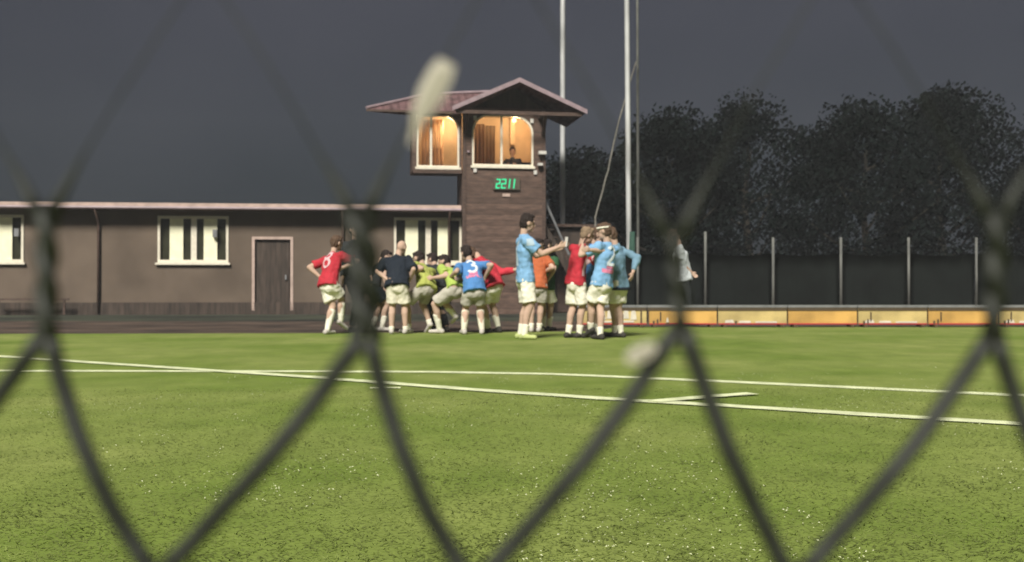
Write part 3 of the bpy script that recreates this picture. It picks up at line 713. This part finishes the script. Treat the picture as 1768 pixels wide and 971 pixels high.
def bar(x0, y0, x1, y1, t_=.16):
    a = Vector((x0, y0)); b3 = Vector((x1, y1)); d = (b3 - a).normalized(); s = Vector((-d.y, d.x)) * t_ / 2
    return [[tuple(a - s), tuple(b3 - s), tuple(b3 + s), tuple(a + s)]]
def ring(cx0, cy0, rx, ry, t_, a0=0, a1=360, n_=20):
    full = a1 - a0 >= 360
    A_ = [R(a0 + (a1 - a0) * k / n_) for k in range(n_ + (0 if full else 1))]
    o_ = [(cx0 + rx * math.cos(a), cy0 + ry * math.sin(a)) for a in A_]; i_ = [(cx0 + (rx - t_) * math.cos(a), cy0 + (ry - t_) * math.sin(a)) for a in A_]
    return [o_, i_] if full else [o_ + i_[::-1]]
NUM = {'8': [ring(0, .23, .25, .27, .13), ring(0, -.25, .29, .30, .14)],
       '3': [ring(0, .22, .27, .27, .14, -95, 160), ring(0, -.24, .30, .28, .14, -160, 95)],
       '2': [ring(0, .22, .27, .27, .14, -30, 165), bar(.20, .12, -.24, -.40, .15), bar(-.30, -.44, .30, -.44, .15)]}
LOGO = [[[(-.5, -.12), (.5, -.12), (.5, .12), (-.5, .12)]], [[(-.28, .16), (.3, .16), (.3, .30), (-.28, .30)]]]
def person(s):
    Y = s['Y']; H = s.get('H', 1.0); name = 'person'
    yaw = R(s.get('yaw', 0)); f = Vector((math.sin(yaw), math.cos(yaw), 0)); r = Vector((math.cos(yaw), -math.sin(yaw), 0)); up = Vector((0, 0, 1))
    g0 = s.get('z0', 0.0)
    hem_z = P(*s['pv'], Y).z; pel = P(s['pv'][0], s['pv'][1] - s.get('rise', 11) * 15.5 / Y, Y); hdrop = pel.z - hem_z; base = Vector((pel.x, Y, g0))
    root = empty(name, base); tag(root, s['label'], 'person', s.get('group'))
    J = lambda q: P(q[0], q[1], Y + (q[2] if len(q) > 2 else 0)) - base
    pel = pel - base; neck = J(s['nk']); head = J(s['hd'])
    tv = neck - pel; k = .47 * H / tv.length
    if k > 1.06 and len(s['nk']) < 3:                                   # torso leans out of the picture plane
        dy = math.sqrt(max((.47 * H) ** 2 - tv.x ** 2 - tv.z ** 2, 0)) * s.get('lean', 1); neck.y += dy; head.y += dy * 1.15; tv = neck - pel
    hv = head - neck; head = neck + hv.normalized() * max(min(hv.length, .22 * H), .17 * H)
    hy = R(s.get('hyaw', s.get('yaw', 0))); hf = Vector((math.sin(hy), math.cos(hy), 0)); hr = Vector((math.cos(hy), -math.sin(hy), 0))
    hu = (head - neck).normalized().lerp(up, .6).normalized(); hf = (hf - hu * hf.dot(hu)).normalized(); hr = hf.cross(hu)
    td = tv.normalized(); rs_ = (r - td * r.dot(td)).normalized(); fs = td.cross(rs_) * -1
    if fs.dot(f) < 0: fs = -fs
    chest = pel + tv * .62; waist = pel + tv * .28
    sh = {i: neck - td * .075 * H + rs_ * i * .175 * H for i in (-1, 1)}
    hip = {i: pel - up * .05 * H + r * i * .09 * H for i in (-1, 1)}
    ua, fa, th, sk = .285 * H, .255 * H, .435 * H, .42 * H
    arms = {}; legs = {}
    for i, key in ((-1, 'lh'), (1, 'rh')):
        t_ = J(s[key]) if s.get(key) else sh[i] - up * .525 * H + rs_ * i * .07 + f * .04
        if s.get(key) and len(s[key]) < 3: t_.y = sh[i].y + .0
        pole = Vector(s.get(key + 'p', tuple(-f * .8 + rs_ * i * .5 - up * .5)))
        arms[i] = (sh[i],) + ik(sh[i], t_, ua, fa, pole)
    for i, key in ((-1, 'lf'), (1, 'rf')):
        q = s[key]                                                     # ankle: px, height above ground (m), depth offset
        x = (q[0] - CX) / F * (Y + q[2]) - base.x; t_ = Vector((x, q[2], q[1]))
        pole = Vector(s.get(key + 'p', tuple(f)))
        ks = max(.84, min(1.0, (t_ - hip[i]).length * s.get('bend', 1.012) / (th + sk)))
        legs[i] = (hip[i],) + ik(hip[i], t_, th * ks, sk * ks, pole)
    sc = H
    bm = bmesh.new()                                                   # the body, one surface
    seg(bm, pel - up * .03, waist, .145 * sc, .125 * sc, r, .68); seg(bm, waist, chest, .125 * sc, .155 * sc, rs_, .68); seg(bm, chest, neck - td * .06, .155 * sc, .10 * sc, rs_, .62)
    seg(bm, sh[-1], sh[1], .052 * sc, .052 * sc, up, 1); seg(bm, neck - td * .05, neck + hu * .09 * sc, .058 * sc, .05 * sc)
    rot = Matrix((hr, hf, hu)).transposed()
    ell(bm, head + hu * .02 * sc - hf * .008, (.074 * sc, .094 * sc, .098 * sc), rot); ell(bm, head - hu * .045 * sc + hf * .022 * sc, (.056 * sc, .068 * sc, .072 * sc), rot)
    seg(bm, head + hf * .085 * sc + hu * .012 * sc, head + hf * .108 * sc - hu * .022 * sc, .010 * sc, .016 * sc)
    ell(bm, head + hf * .075 * sc - hu * .095 * sc, (.028 * sc, .02 * sc, .02 * sc), rot)
    ell(bm, head + hf * .082 * sc + hu * .035 * sc, (.05 * sc, .014 * sc, .010 * sc), rot)
    for i in (-1, 1): ell(bm, head + hr * i * .076 * sc - hf * .004, (.010 * sc, .022 * sc, .034 * sc), rot)
    hands = {}
    for i in (-1, 1):
        S_, E_, W_ = arms[i]
        seg(bm, S_, E_, .050 * sc, .040 * sc); seg(bm, E_, E_.lerp(W_, .35), .040 * sc, .041 * sc); seg(bm, E_.lerp(W_, .35), W_, .041 * sc, .026 * sc)
        hd = (W_ - E_).normalized(); pn = hd.cross(up if abs(hd.z) < .9 else f).normalized(); side = hd.cross(pn).normalized()
        if i == -1: side = side
        pc = W_ + hd * .045 * sc; seg(bm, W_, W_ + hd * .085 * sc, .030 * sc, .040 * sc, side, .42)
        hands[i] = (W_, hd, side, pn)
        curl = s.get('curl', .5)
        for q, (o_, ln) in enumerate(((-.030, .072), (-.010, .082), (.010, .078), (.029, .062))):
            a0 = W_ + hd * .085 * sc + side * o_ * sc; a1 = a0 + (hd + pn * curl * .5 + side * o_ * 2).normalized() * ln * .5 * sc; a2 = a1 + (hd + pn * curl * 1.4).normalized() * ln * .5 * sc
            seg(bm, a0 - hd * .02, a1, .0092 * sc, .0088 * sc, n=8); seg(bm, a1, a2, .0088 * sc, .0078 * sc, n=8)
        b0 = W_ + hd * .030 * sc - side * .025 * sc; b1 = b0 + (hd - side * .9 + pn * .4).normalized() * .038 * sc; b4 = b1 + (hd - side * .2 + pn * .5).normalized() * .030 * sc
        seg(bm, b0, b1, .012 * sc, .010 * sc, n=8); seg(bm, b1, b4, .010 * sc, .009 * sc, n=8)
        Hh, K_, A_ = legs[i]
        seg(bm, Hh, K_, .084 * sc, .056 * sc); cf = K_.lerp(A_, .32) - (f * .018)
        seg(bm, K_, cf, .054 * sc, .057 * sc); seg(bm, cf, A_, .056 * sc, .034 * sc)
    feet = {}
    for i, key in ((-1, 'lf'), (1, 'rf')):
        Hh, K_, A_ = legs[i]; sd_ = (A_ - K_).normalized(); fw = Vector(s.get(key + 'd', tuple((f + r * i * .15)))).normalized()
        lift = A_.z - .085
        if lift > .04: fw = (fw * .75 + sd_ * .55).normalized()
        toe = A_ + fw * .165 * sc - up * (.050 if lift <= .04 else .03); heel = A_ - fw * .045 - up * .045
        if lift <= .04: toe.z = .042; heel.z = .045
        seg(bm, heel, toe, .030 * sc, .026 * sc, r, .8); seg(bm, A_, heel, .032 * sc, .030 * sc); feet[i] = (A_, heel, toe, K_)
    body = fuse('body', bm, M[s.get('skin', 'skin')], root, .0085, smooth_it=2)
    # eyes, mouth
    for i in (-1, 1):
        bm = bmesh.new(); ell(bm, head + hf * .082 * sc + hr * i * .030 * sc + hu * .012 * sc, (.011 * sc, .008 * sc, .007 * sc), rot); build('eye', bm, M['black'], root, smooth=True)
    bm = bmesh.new(); ell(bm, head + hf * .089 * sc - hu * .055 * sc, (.022 * sc, .008 * sc, .006 * sc), rot); build('mouth', bm, M['lip'], root, smooth=True)
    # hair
    if s.get('hair'):
        bm = bmesh.new(); q = s.get('hairh', 1.0)
        ell(bm, head + hu * .050 * sc - hf * .018 * sc, (.083 * sc, .096 * sc, .082 * sc * q), rot); ell(bm, head + hu * .010 * sc - hf * .045 * sc, (.079 * sc, .068 * sc, .098 * sc), rot)
        ell(bm, head + hu * .095 * sc * q + hf * .045 * sc, (.058 * sc, .045 * sc, .028 * sc), rot)
        hr_ = fuse('hair', bm, M[s['hair']], root, .009, wr=.016, wsc=34, smooth_it=1, seed=s['pv'][0])
    sd0 = s['pv'][0] * .37
    # socks, shoes
    for i, key in ((-1, 'ls'), (1, 'rs')):
        A_, heel, toe, K_ = feet[i]
        sl = s.get('sock', .30)
        if sl:
            bm = bmesh.new(); top = A_.lerp(K_, sl); cfp = K_.lerp(A_, .32) - f * .018
            seg(bm, A_ - up * .01, A_.lerp(K_, sl * .5), .044 * sc, (.046 + .014 * sl) * sc, capb=False); seg(bm, A_.lerp(K_, sl * .45), top, (.046 + .013 * sl) * sc, (.050 + .018 * sl) * sc, capb=False)
            fuse('sock', bm, M[s.get('sockm', 'white_kit')], root, .010, wr=.004, wsc=30, smooth_it=1)
        bm = bmesh.new(); seg(bm, heel, toe, .042 * sc, .038 * sc, r, .85); seg(bm, heel.lerp(toe, .15) + up * .02, heel.lerp(toe, .55), .042 * sc, .036 * sc)
        seg(bm, A_ - up * .02, heel, .044 * sc, .042 * sc)
        fuse('shoe', bm, M[s.get('shoe', 'boot_dark')], root, .010, smooth_it=1)
    # shirt
    bm = bmesh.new(); ex = s.get('loose', 1.0)
    hem = pel - td.lerp(up, .5).normalized() * (hdrop + .035)
    seg(bm, hem, waist, .196 * ex * sc, .165 * ex * sc, r.lerp(rs_, .5), .70, capa=False); seg(bm, waist, chest, .165 * ex * sc, .182 * ex * sc, rs_, .70)
    seg(bm, chest, neck - td * .07, .182 * ex * sc, .13 * sc, rs_, .64); seg(bm, sh[-1], sh[1], .070 * sc, .070 * sc, up, 1.0); seg(bm, neck - td * .08, neck + hu * .02, .085 * sc, .066 * sc, capb=False)
    slv = s.get('sleeve', .72)
    for i in (-1, 1):
        S_, E_, W_ = arms[i]
        if slv <= 1: seg(bm, S_, S_.lerp(E_, slv), .074 * sc, .078 * sc, capb=False)
        else: seg(bm, S_, E_, .072 * sc, .058 * sc); seg(bm, E_, E_.lerp(W_, .9), .058 * sc, .042 * sc, capb=False)
    shirt = fuse('shirt', bm, M[s['shirt']], root, .0125, wr=.021, wsc=8, smooth_it=1, seed=sd0)
    bnrm = -fs; up_t = td
    if s.get('num'):
        cc = pel + tv * .66; side_off = s.get('numx', 0.0)
        decal(shirt, 'shirt_number', NUM[s['num']], cc + rs_ * side_off, bnrm, .30 * sc, M[s.get('numm', 'number_white')], up_t)
    if s.get('logo'): decal(shirt, 'shirt_print', LOGO, pel + tv * .20 + rs_ * s.get('logox', 0.0), bnrm, .24 * sc, M['pink_print'], up_t)
    if s.get('nameprint'): decal(shirt, 'name_print', [[[(-.4, -.08), (.4, -.08), (.4, .08), (-.4, .08)]]], pel + tv * .95, bnrm, .2, M[s.get('numm', 'number_white')], up_t)
    if s.get('stripe'):
        for nm_, cc, nn, sz, hh in s['stripe']: 
            ccv = pel + tv * cc[0] + rs_ * cc[1] + fs * cc[2]; nv = rs_ * nn[0] + fs * nn[1]
            decal(shirt, nm_, [[[(-.5, -hh), (.5, -hh), (.5, hh), (-.5, hh)]]], ccv, nv, sz, M[s.get('stripem', 'number_white')], up_t)
    # shorts / trousers
    bm = bmesh.new(); long_ = s.get('trousers'); ex = s.get('wide', 1.0)
    seg(bm, pel - up * (hdrop * .55), pel - up * max(hdrop + .03, .11), .150 * sc, .168 * sc, r, .74, capa=False)
    for i in (-1, 1):
        Hh, K_, A_ = legs[i]
        if long_: seg(bm, Hh, K_, .105 * sc, .075 * sc); seg(bm, K_, K_.lerp(A_, .93), .075 * sc, .062 * sc, capb=False)
        else: seg(bm, Hh - up * .03, Hh.lerp(K_, s.get('short', .62) + .16), .092 * sc * ex, .108 * sc * ex, capb=False)
    fuse('trousers' if long_ else 'shorts', bm, M[s['pants']], root, .0125, wr=.020, wsc=8, smooth_it=1, seed=sd0 + 4)
    if s.get('band'):
        bm = bmesh.new(); seg(bm, pel - up * (hdrop + .025), pel - up * (hdrop + .065), .205 * sc, .205 * sc, r, .74, capa=False, capb=False); fuse('waistband', bm, M['black_cloth'], root, .012, smooth_it=1)
    if s.get('phone') is not None:
        W_, hd, side, pn = hands[s['phone']]
        ph = empty('mobile_phone', base + W_ + hd * .10 + Vector((.03, -.01, .035)), 0); ph.rotation_euler = (R(4), R(6), R(35))
        tag(ph, 'dark slim phone held up in the outstretched hand of the sky blue shirted man', 'phone')
        build('case', boxes((-.007, .003, -.036, .036, -.07, .08)), M['black'], ph); build('screen', boxes((-.0095, -.0073, -.033, .033, -.065, .075)), M['white_box'], ph)
    if s.get('headband'):
        bm = bmesh.new(); seg(bm, head + hu * .045 * sc, head + hu * .07 * sc, .098 * sc, .097 * sc, hr, 1.12, capa=False, capb=False); fuse('headband', bm, M['white_kit'], root, .008, smooth_it=0)
    return root

people = [
 dict(label='man in sky blue shirt and white shorts standing sideways, holding out a phone', Y=15.0, H=1.04, yaw=80, hyaw=72, hd=(911, 386), nk=(904, 407), pv=(907, 484), rh=(964, 427, -.12), lh=(955, 432, .12), rhp=(0, -.3, -1), lhp=(0, .2, -1),
      lf=(899, .085, .12), rf=(905, .085, -.15), rfd=(1, -.55, 0), lfd=(.9, -.3, 0), shirt='sky_shirt', pants='white_kit', hair='hair_dark', hairh=1.15, shoe='boot_lime', phone=1, sock=.34, stripem='pale_blue', short=.72,
      stripe=[('back_panel', (.62, .0, -.1), (0, -1), .15, 1.5), ('shoulder_stripe', (.80, .16, .02), (1, .2), .10, .5)]),
 dict(label='red shirt number 8 player running away at the left, in white shorts and long socks', Y=16.6, H=.98, yaw=38, hyaw=45, hd=(577, 419), nk=(572, 438), pv=(567, 492), lh=(552, 478, .15), lhp=(-1, 0, 0), rh=(592, 462, .12), rhp=(.6, .2, -1), bend=1.05, lf=(565, .085, -.1), rf=(588, .22, .15), shirt='red_shirt', pants='white_kit', hair='hair_brown', num='8', numm='number_pink', nameprint=True, sock=.85, shoe='boot_white', lfp=(.6, .5, 0), rfp=(.6, .7, .2)),
 dict(label='bystander in all dark clothes standing behind the left wire twist', Y=17.4, yaw=150, hd=(613, 397), nk=(614, 417), pv=(616, 487), lf=(608, .085, 0), rf=(626, .085, .1), shirt='dark_cloth', pants='dark_cloth', trousers=True, sleeve=2, hair='hair_dark', sock=0, loose=1.1),
 dict(label='person in dark top and shorts with white socks, bending behind the left wire twist', Y=17.6, H=.96, yaw=70, hyaw=80, hd=(660, 446), nk=(652, 456), pv=(643, 497), lf=(640, .085, .1), rf=(659, .085, 0), bend=1.1, lh=(664, 500, .1), rh=(668, 498, -.1), shirt='dark_cloth', pants='black_cloth', hair='hair_dark', sock=.5, shoe='boot_white', short=.6),
 dict(label='balding man in black top and beige shorts, back turned, hand on hip', Y=16.6, H=.97, yaw=5, hyaw=30, hd=(690, 427), nk=(684, 443), pv=(686, 493), lh=(668, 482, -.05), lhp=(-1, 0, 0), rh=(706, 486, .15), lf=(676, .085, 0), rf=(700, .085, .05), shirt='black_cloth', pants='cream_kit', sleeve=.95, sock=.12, loose=1.12, shoe='boot_white', hair=None, short=.70),
 dict(label='person in yellow bib and grey shorts bending left beside the black topped man', Y=16.9, H=.97, yaw=-55, hyaw=-60, hd=(718, 446), nk=(726, 460), pv=(736, 498), lh=(708, 474, .1), rh=(712, 462, -.15), rhp=(0, -.4, -1), lf=(706, .085, .1), rf=(742, .16, .2), lfp=(-1, .2, .2), bend=1.12, shirt='bib_yellow', pants='grey_kit', hair='hair_dark', sleeve=.6, sock=.2, shoe='boot_white', short=.68),
 dict(label='dark clothed person squeezed between the yellow bib and the lime green bib', Y=17.6, H=.96, yaw=-40, hyaw=-60, hd=(744, 451), nk=(748, 462), pv=(757, 499), lf=(748, .085, .1), rf=(770, .085, 0), bend=1.06, shirt='dark_cloth', pants='dark_cloth', trousers=True, hair='hair_dark', sock=0, sleeve=2),
 dict(label='person in lime green bib striding left, between the yellow bib and number 3', Y=16.7, H=.98, yaw=-65, hyaw=-70, hd=(764, 453), nk=(772, 466), pv=(787, 500), lh=(748, 480, .1), rh=(792, 482, -.1), lf=(759, .09, .1), rf=(786, .30, .25), lfp=(-1, 0, .3), rfp=(-1, 0, -.3), bend=1.2, shirt='bib_green', pants='grey_kit', hair='hair_dark', sleeve=.75, sock=.6, shoe='boot_white', short=.72),
 dict(label='blue shirt number 3 player with his back turned and long white socks, legs apart', Y=16.5, H=.99, yaw=-8, hyaw=-35, hd=(803, 437), nk=(809, 453), pv=(819, 502), lh=(778, 478, .15), rh=(838, 478, .2), lf=(801, .085, .0), rf=(832, .085, .05), shirt='blue_shirt', pants='grey_kit', hair='hair_dark', num='3', logo=True, sock=.9, sockm='cream_kit', shoe='boot_white', wide=.95, short=.6),
 dict(label='red long sleeved player bending beside number 3, one arm stretched right', Y=17.0, H=1.0, yaw=-50, hyaw=-70, hd=(812, 440), nk=(826, 448), pv=(852, 494), rh=(889, 466, .1), rhp=(0, 0, -1), lh=(800, 478, .2), lf=(843, .085, .1), rf=(860, .12, .2), bend=1.06, shirt='red_bright', pants='white_kit', hair='hair_brown', sleeve=2, sock=.5, shoe='boot_dark', short=.66, loose=1.1),
 dict(label='person in an orange bib mostly hidden behind the man holding the phone', Y=17.3, H=.98, yaw=10, hyaw=60, hd=(930, 424), nk=(927, 442), pv=(926, 496), lf=(917, .085, 0), rf=(931, .085, .1), rh=(940, 470, .1), shirt='bib_orange', pants='grey_kit', hair='hair_dark', sock=.2, shoe='boot_white'),
 dict(label='person in dark green top and white shorts, just right of the orange bib', Y=17.8, H=.97, yaw=30, hyaw=60, hd=(944, 426), nk=(942, 442), pv=(941, 497), lf=(938, .085, 0), rf=(948, .085, .1), rh=(944, 486, -.2), shirt='green_cloth', pants='white_kit', hair='hair_dark', sock=.5, shoe='boot_dark', stripem='bright_green', stripe=[('green_patch', (.18, .04, -.1), (0, -1), .13, .5)]),
 dict(label='red shirted player in white shorts leaning into the group hug from the left', Y=15.3, H=.98, yaw=55, hyaw=70, hd=(1014, 407), nk=(1005, 424), pv=(994, 489), rh=(1040, 428, -.25), rhp=(.2, -.2, -1), lh=(1046, 432, .2), lf=(981, .085, .05), rf=(1000, .085, .0), shirt='red_shirt', pants='white_kit', hair='hair_fair', sock=.30, shoe='boot_dark', short=.72, stripem='number_pink', stripe=[('side_stripe', (.40, .15, .0), (1, -.1), .05, 3.2)]),
 dict(label='blue shirted player hidden in the middle of the hug, behind number 2', Y=15.9, H=.97, yaw=60, hyaw=80, hd=(1030, 409), nk=(1024, 424), pv=(1022, 491), rh=(1062, 430, -.1), lh=(1062, 440, .1), lf=(1018, .085, .1), rf=(1030, .085, .0), shirt='blue_shirt', pants='grey_kit', hair='hair_brown', sock=.3, shoe='boot_dark', short=.68),
 dict(label='sky blue shirt number 2 player with headband hugging the others, seen from behind', Y=14.9, H=.99, yaw=-42, hyaw=-70, hd=(1043, 400), nk=(1049, 420), pv=(1040, 491), lh=(1006, 424, .15), rh=(1018, 432, -.28), rhp=(.2, -.4, -1), lf=(1020, .16, .15), rf=(1036, .085, -.1), lfp=(-.8, .3, .3), shirt='sky_shirt', pants='white_kit', hair='hair_brown', headband=True, num='2', numx=.02, logo=True, sock=.26, shoe='boot_dark', short=.66),
 dict(label='steel blue shirted player with black waistband at the right end of the hug', Y=15.5, H=.98, yaw=-60, hyaw=-80, hd=(1054, 408), nk=(1062, 424), pv=(1070, 494), lh=(1040, 426, .2), rh=(1093, 470, -.05), rhp=(1, 0, .3), lf=(1062, .085, .1), rf=(1072, .085, -.05), shirt='steel_shirt', pants='white_kit', hair='hair_brown', sock=.28, shoe='boot_dark', band=True, sleeve=1.5, short=.60, loose=.95),
 dict(label='bystander in a pale grey shirt and dark trousers behind the right wire twist', Y=20.6, H=1.0, yaw=100, hyaw=100, hd=(1163, 408), nk=(1172, 424), pv=(1182, 482), lf=(1177, .085, .1), rf=(1190, .085, -.1), rh=(1193, 470, -.12), rhp=(-1, 0, -.4), loose=1.15, shirt='pale_kit', pants='dark_cloth', trousers=True, hair='hair_brown', sock=0, shoe='boot_dark'),
]
for s in people: person(s)

# operator behind the tower window (sits on a chair inside the cabin)
op_pos = tower.matrix_basis @ Vector((TL(884, 0, .6)[0], .6, 0))
Yo = op_pos.y
person(dict(label='operator in a dark cap sitting behind the lit tower window', Y=Yo, H=1.1, yaw=185, hyaw=178, hd=(885, 260), nk=(885, 273), pv=(885, 304), z0=floor_z, rh=(876, 287, -.05), lh=(892, 287, -.05),
            lf=(888, .085, .10), rf=(880, .085, .10), skin='skin_b', hairh=1.2, shirt='black_cloth', pants='dark_cloth', trousers=True, hair='hair_dark', sock=0))
och = empty('office_chair', (op_pos.x, Yo + .06, floor_z), TH); tag(och, 'dark chair under the operator inside the tower cabin', 'chair')
seat_z = P(884, 304, Yo).z - floor_z - .22
build('seat', boxes((-.22, .22, -.2, .2, seat_z - .05, seat_z)), M['black'], och); build('backrest', boxes((-.2, .2, .2, .24, seat_z + .05, seat_z + .4)), M['black'], och)
for sx in (-1, 1):
    for sy in (-1, 1): build('leg', boxes((sx * .18 - .015, sx * .18 + .015, sy * .16 - .015, sy * .16 + .015, 0, seat_z - .052)), M['black'], och)

# ------------------------------------------------------------------ wire netting right in front of the lens
NY = 0.25
def N(px, py, dy=0.0): return P(px, py, NY + dy)
bm = bmesh.new(); wr_ = 0.0023
per = 550
def curve(a, b2, bow, n_=14):
    """one strand between two places; bow pushes it sideways"""
    a = Vector((*a, 0)); b2 = Vector((*b2, 0)); d = b2 - a; s = Vector((-d.y, d.x, 0)).normalized(); pts = []
    for k in range(n_ + 1):
        t_ = k / n_; p = a.lerp(b2, t_) + s * (bow * math.sin(math.pi * t_)) + s * 3 * noise.noise(Vector((a.x + t_ * 5, a.y, 1))); pts.append(N(p.x, p.y, .0012 * math.sin(t_ * 9)))
    return pts
def strand(a, b2, bow, r_=wr_):
    n_ = 14; rs = [r_] * (n_ + 1) if r_ > .001 else [max(r_, .0019 * (1 - k / (n_ * .30))) for k in range(n_ + 1)]
    tube(bm, curve(a, b2, bow, n_), r_, 8, rs=rs)
def twist(x0, y0, x1, y1, spread=13, r_=wr_, turns=2.5):
    for ph in (0, math.pi):
        pts = []
        for k in range(31):
            t_ = k / 30; a = ph + t_ * turns * math.tau; px = x0 + (x1 - x0) * t_ + math.cos(a) * spread; py = y0 + (y1 - y0) * t_
            pts.append(N(px, py, math.sin(a) * .0022))
        tube(bm, pts, r_, 8)
rj = random.Random(3)
for k in range(-2, 4):
    tx = 628 + per * k; tb, tt_ = 580, 380
    if k == 0: A_b, A_t, B_v, C_v = (632, 584), (622, 372), (820, 1000), (272, 985)
    elif k == 1: A_b, A_t, B_v, C_v = (1176, 572), (1164, 405), (1372, 990), (820, 1000)
    else:
        j1 = rj.uniform(-14, 14); A_b, A_t = (tx + j1, tb + rj.uniform(-12, 12)), (tx + j1 * .5, tt_ + rj.uniform(-15, 15)); B_v = {2: (1920, 985), 3: (2470, 985), -1: (272, 985), -2: (-280, 985)}[k]; C_v = {2: (1372, 990), 3: (1920, 985), -1: (-280, 985), -2: (-830, 985)}[k]
    twist(*A_t, *A_b, spread=17 if k == 0 else 7, r_=.0020 if k != 1 else .0014, turns=1.5)
    strand((A_b[0] + 6, A_b[1]), (B_v[0] - 12, B_v[1]), 22 if k != 1 else 10); strand((A_b[0] - 8, A_b[1]), (C_v[0] + 12, C_v[1]), -12)
    uv_ = (A_t[0] + per / 2 + (-10 if k == 0 else 0), -60 if k != 0 else -110); 
    strand((A_t[0] + 10, A_t[1]), uv_, -8, .0003); strand((A_t[0] - 12, A_t[1]), (A_t[0] - per / 2, -60), 8, .0003)
    twist(B_v[0], B_v[1] - 5, B_v[0], 1260); twist(A_t[0] + per / 2, -60, A_t[0] + per / 2, -270, r_=.0008)
net = build('wire_netting', bm, M['wire'], smooth=True)
tag(net, 'dark twisted wire netting of large meshes, blurred close in front of the camera', 'netting')
# glints of light on the wires, shaped as flat pale strips
def glint_strip(pts, wd, label, grp=None, th=.0006):
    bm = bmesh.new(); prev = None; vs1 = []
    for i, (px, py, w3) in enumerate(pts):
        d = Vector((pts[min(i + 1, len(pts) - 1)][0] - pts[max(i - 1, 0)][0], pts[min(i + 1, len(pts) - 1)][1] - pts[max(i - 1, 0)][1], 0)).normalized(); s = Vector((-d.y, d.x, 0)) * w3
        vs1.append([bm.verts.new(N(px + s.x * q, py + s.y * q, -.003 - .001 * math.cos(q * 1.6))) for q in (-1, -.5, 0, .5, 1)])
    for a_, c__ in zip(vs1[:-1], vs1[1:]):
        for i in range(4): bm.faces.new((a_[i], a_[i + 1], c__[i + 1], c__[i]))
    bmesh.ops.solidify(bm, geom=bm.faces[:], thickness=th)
    o = build('painted_glint', bm, M['wire_glint'], smooth=True); return tag(o, label, 'wire_glint', 'painted glints on the wire netting')
glint_strip([(708, 250, 3), (715, 226, 6), (727, 195, 16), (744, 160, 23), (762, 125, 22), (772, 106, 16)], 1, 'blurred slanting glint on the wire, a pale painted strip before the tower roof')
glint_strip([(1082, 622, 8), (1100, 612, 15), (1118, 606, 14), (1132, 596, 6)], 1, 'small blurred wire glint, a pale painted strip low right over the far grass')

# ------------------------------------------------------------------ thin lit night air
bm = bmesh.new(); box(bm, -60, 60, -6, 75, -1.0, 13.0)
hm = bpy.data.materials.new('night_air'); hm.use_nodes = True; hn = hm.node_tree; hn.nodes.clear()
ho = hn.nodes.new('ShaderNodeOutputMaterial'); pv = hn.nodes.new('ShaderNodeVolumePrincipled')
pv.inputs['Color'].default_value = (0.80, 0.82, 0.86, 1); pv.inputs['Density'].default_value = 0.0014; pv.inputs['Anisotropy'].default_value = 0.0
hn.links.new(pv.outputs[0], ho.inputs['Volume'])
tag(build('haze', bm, hm), 'thin pale night haze filling the floodlit air over the pitch', 'haze', kind='stuff')
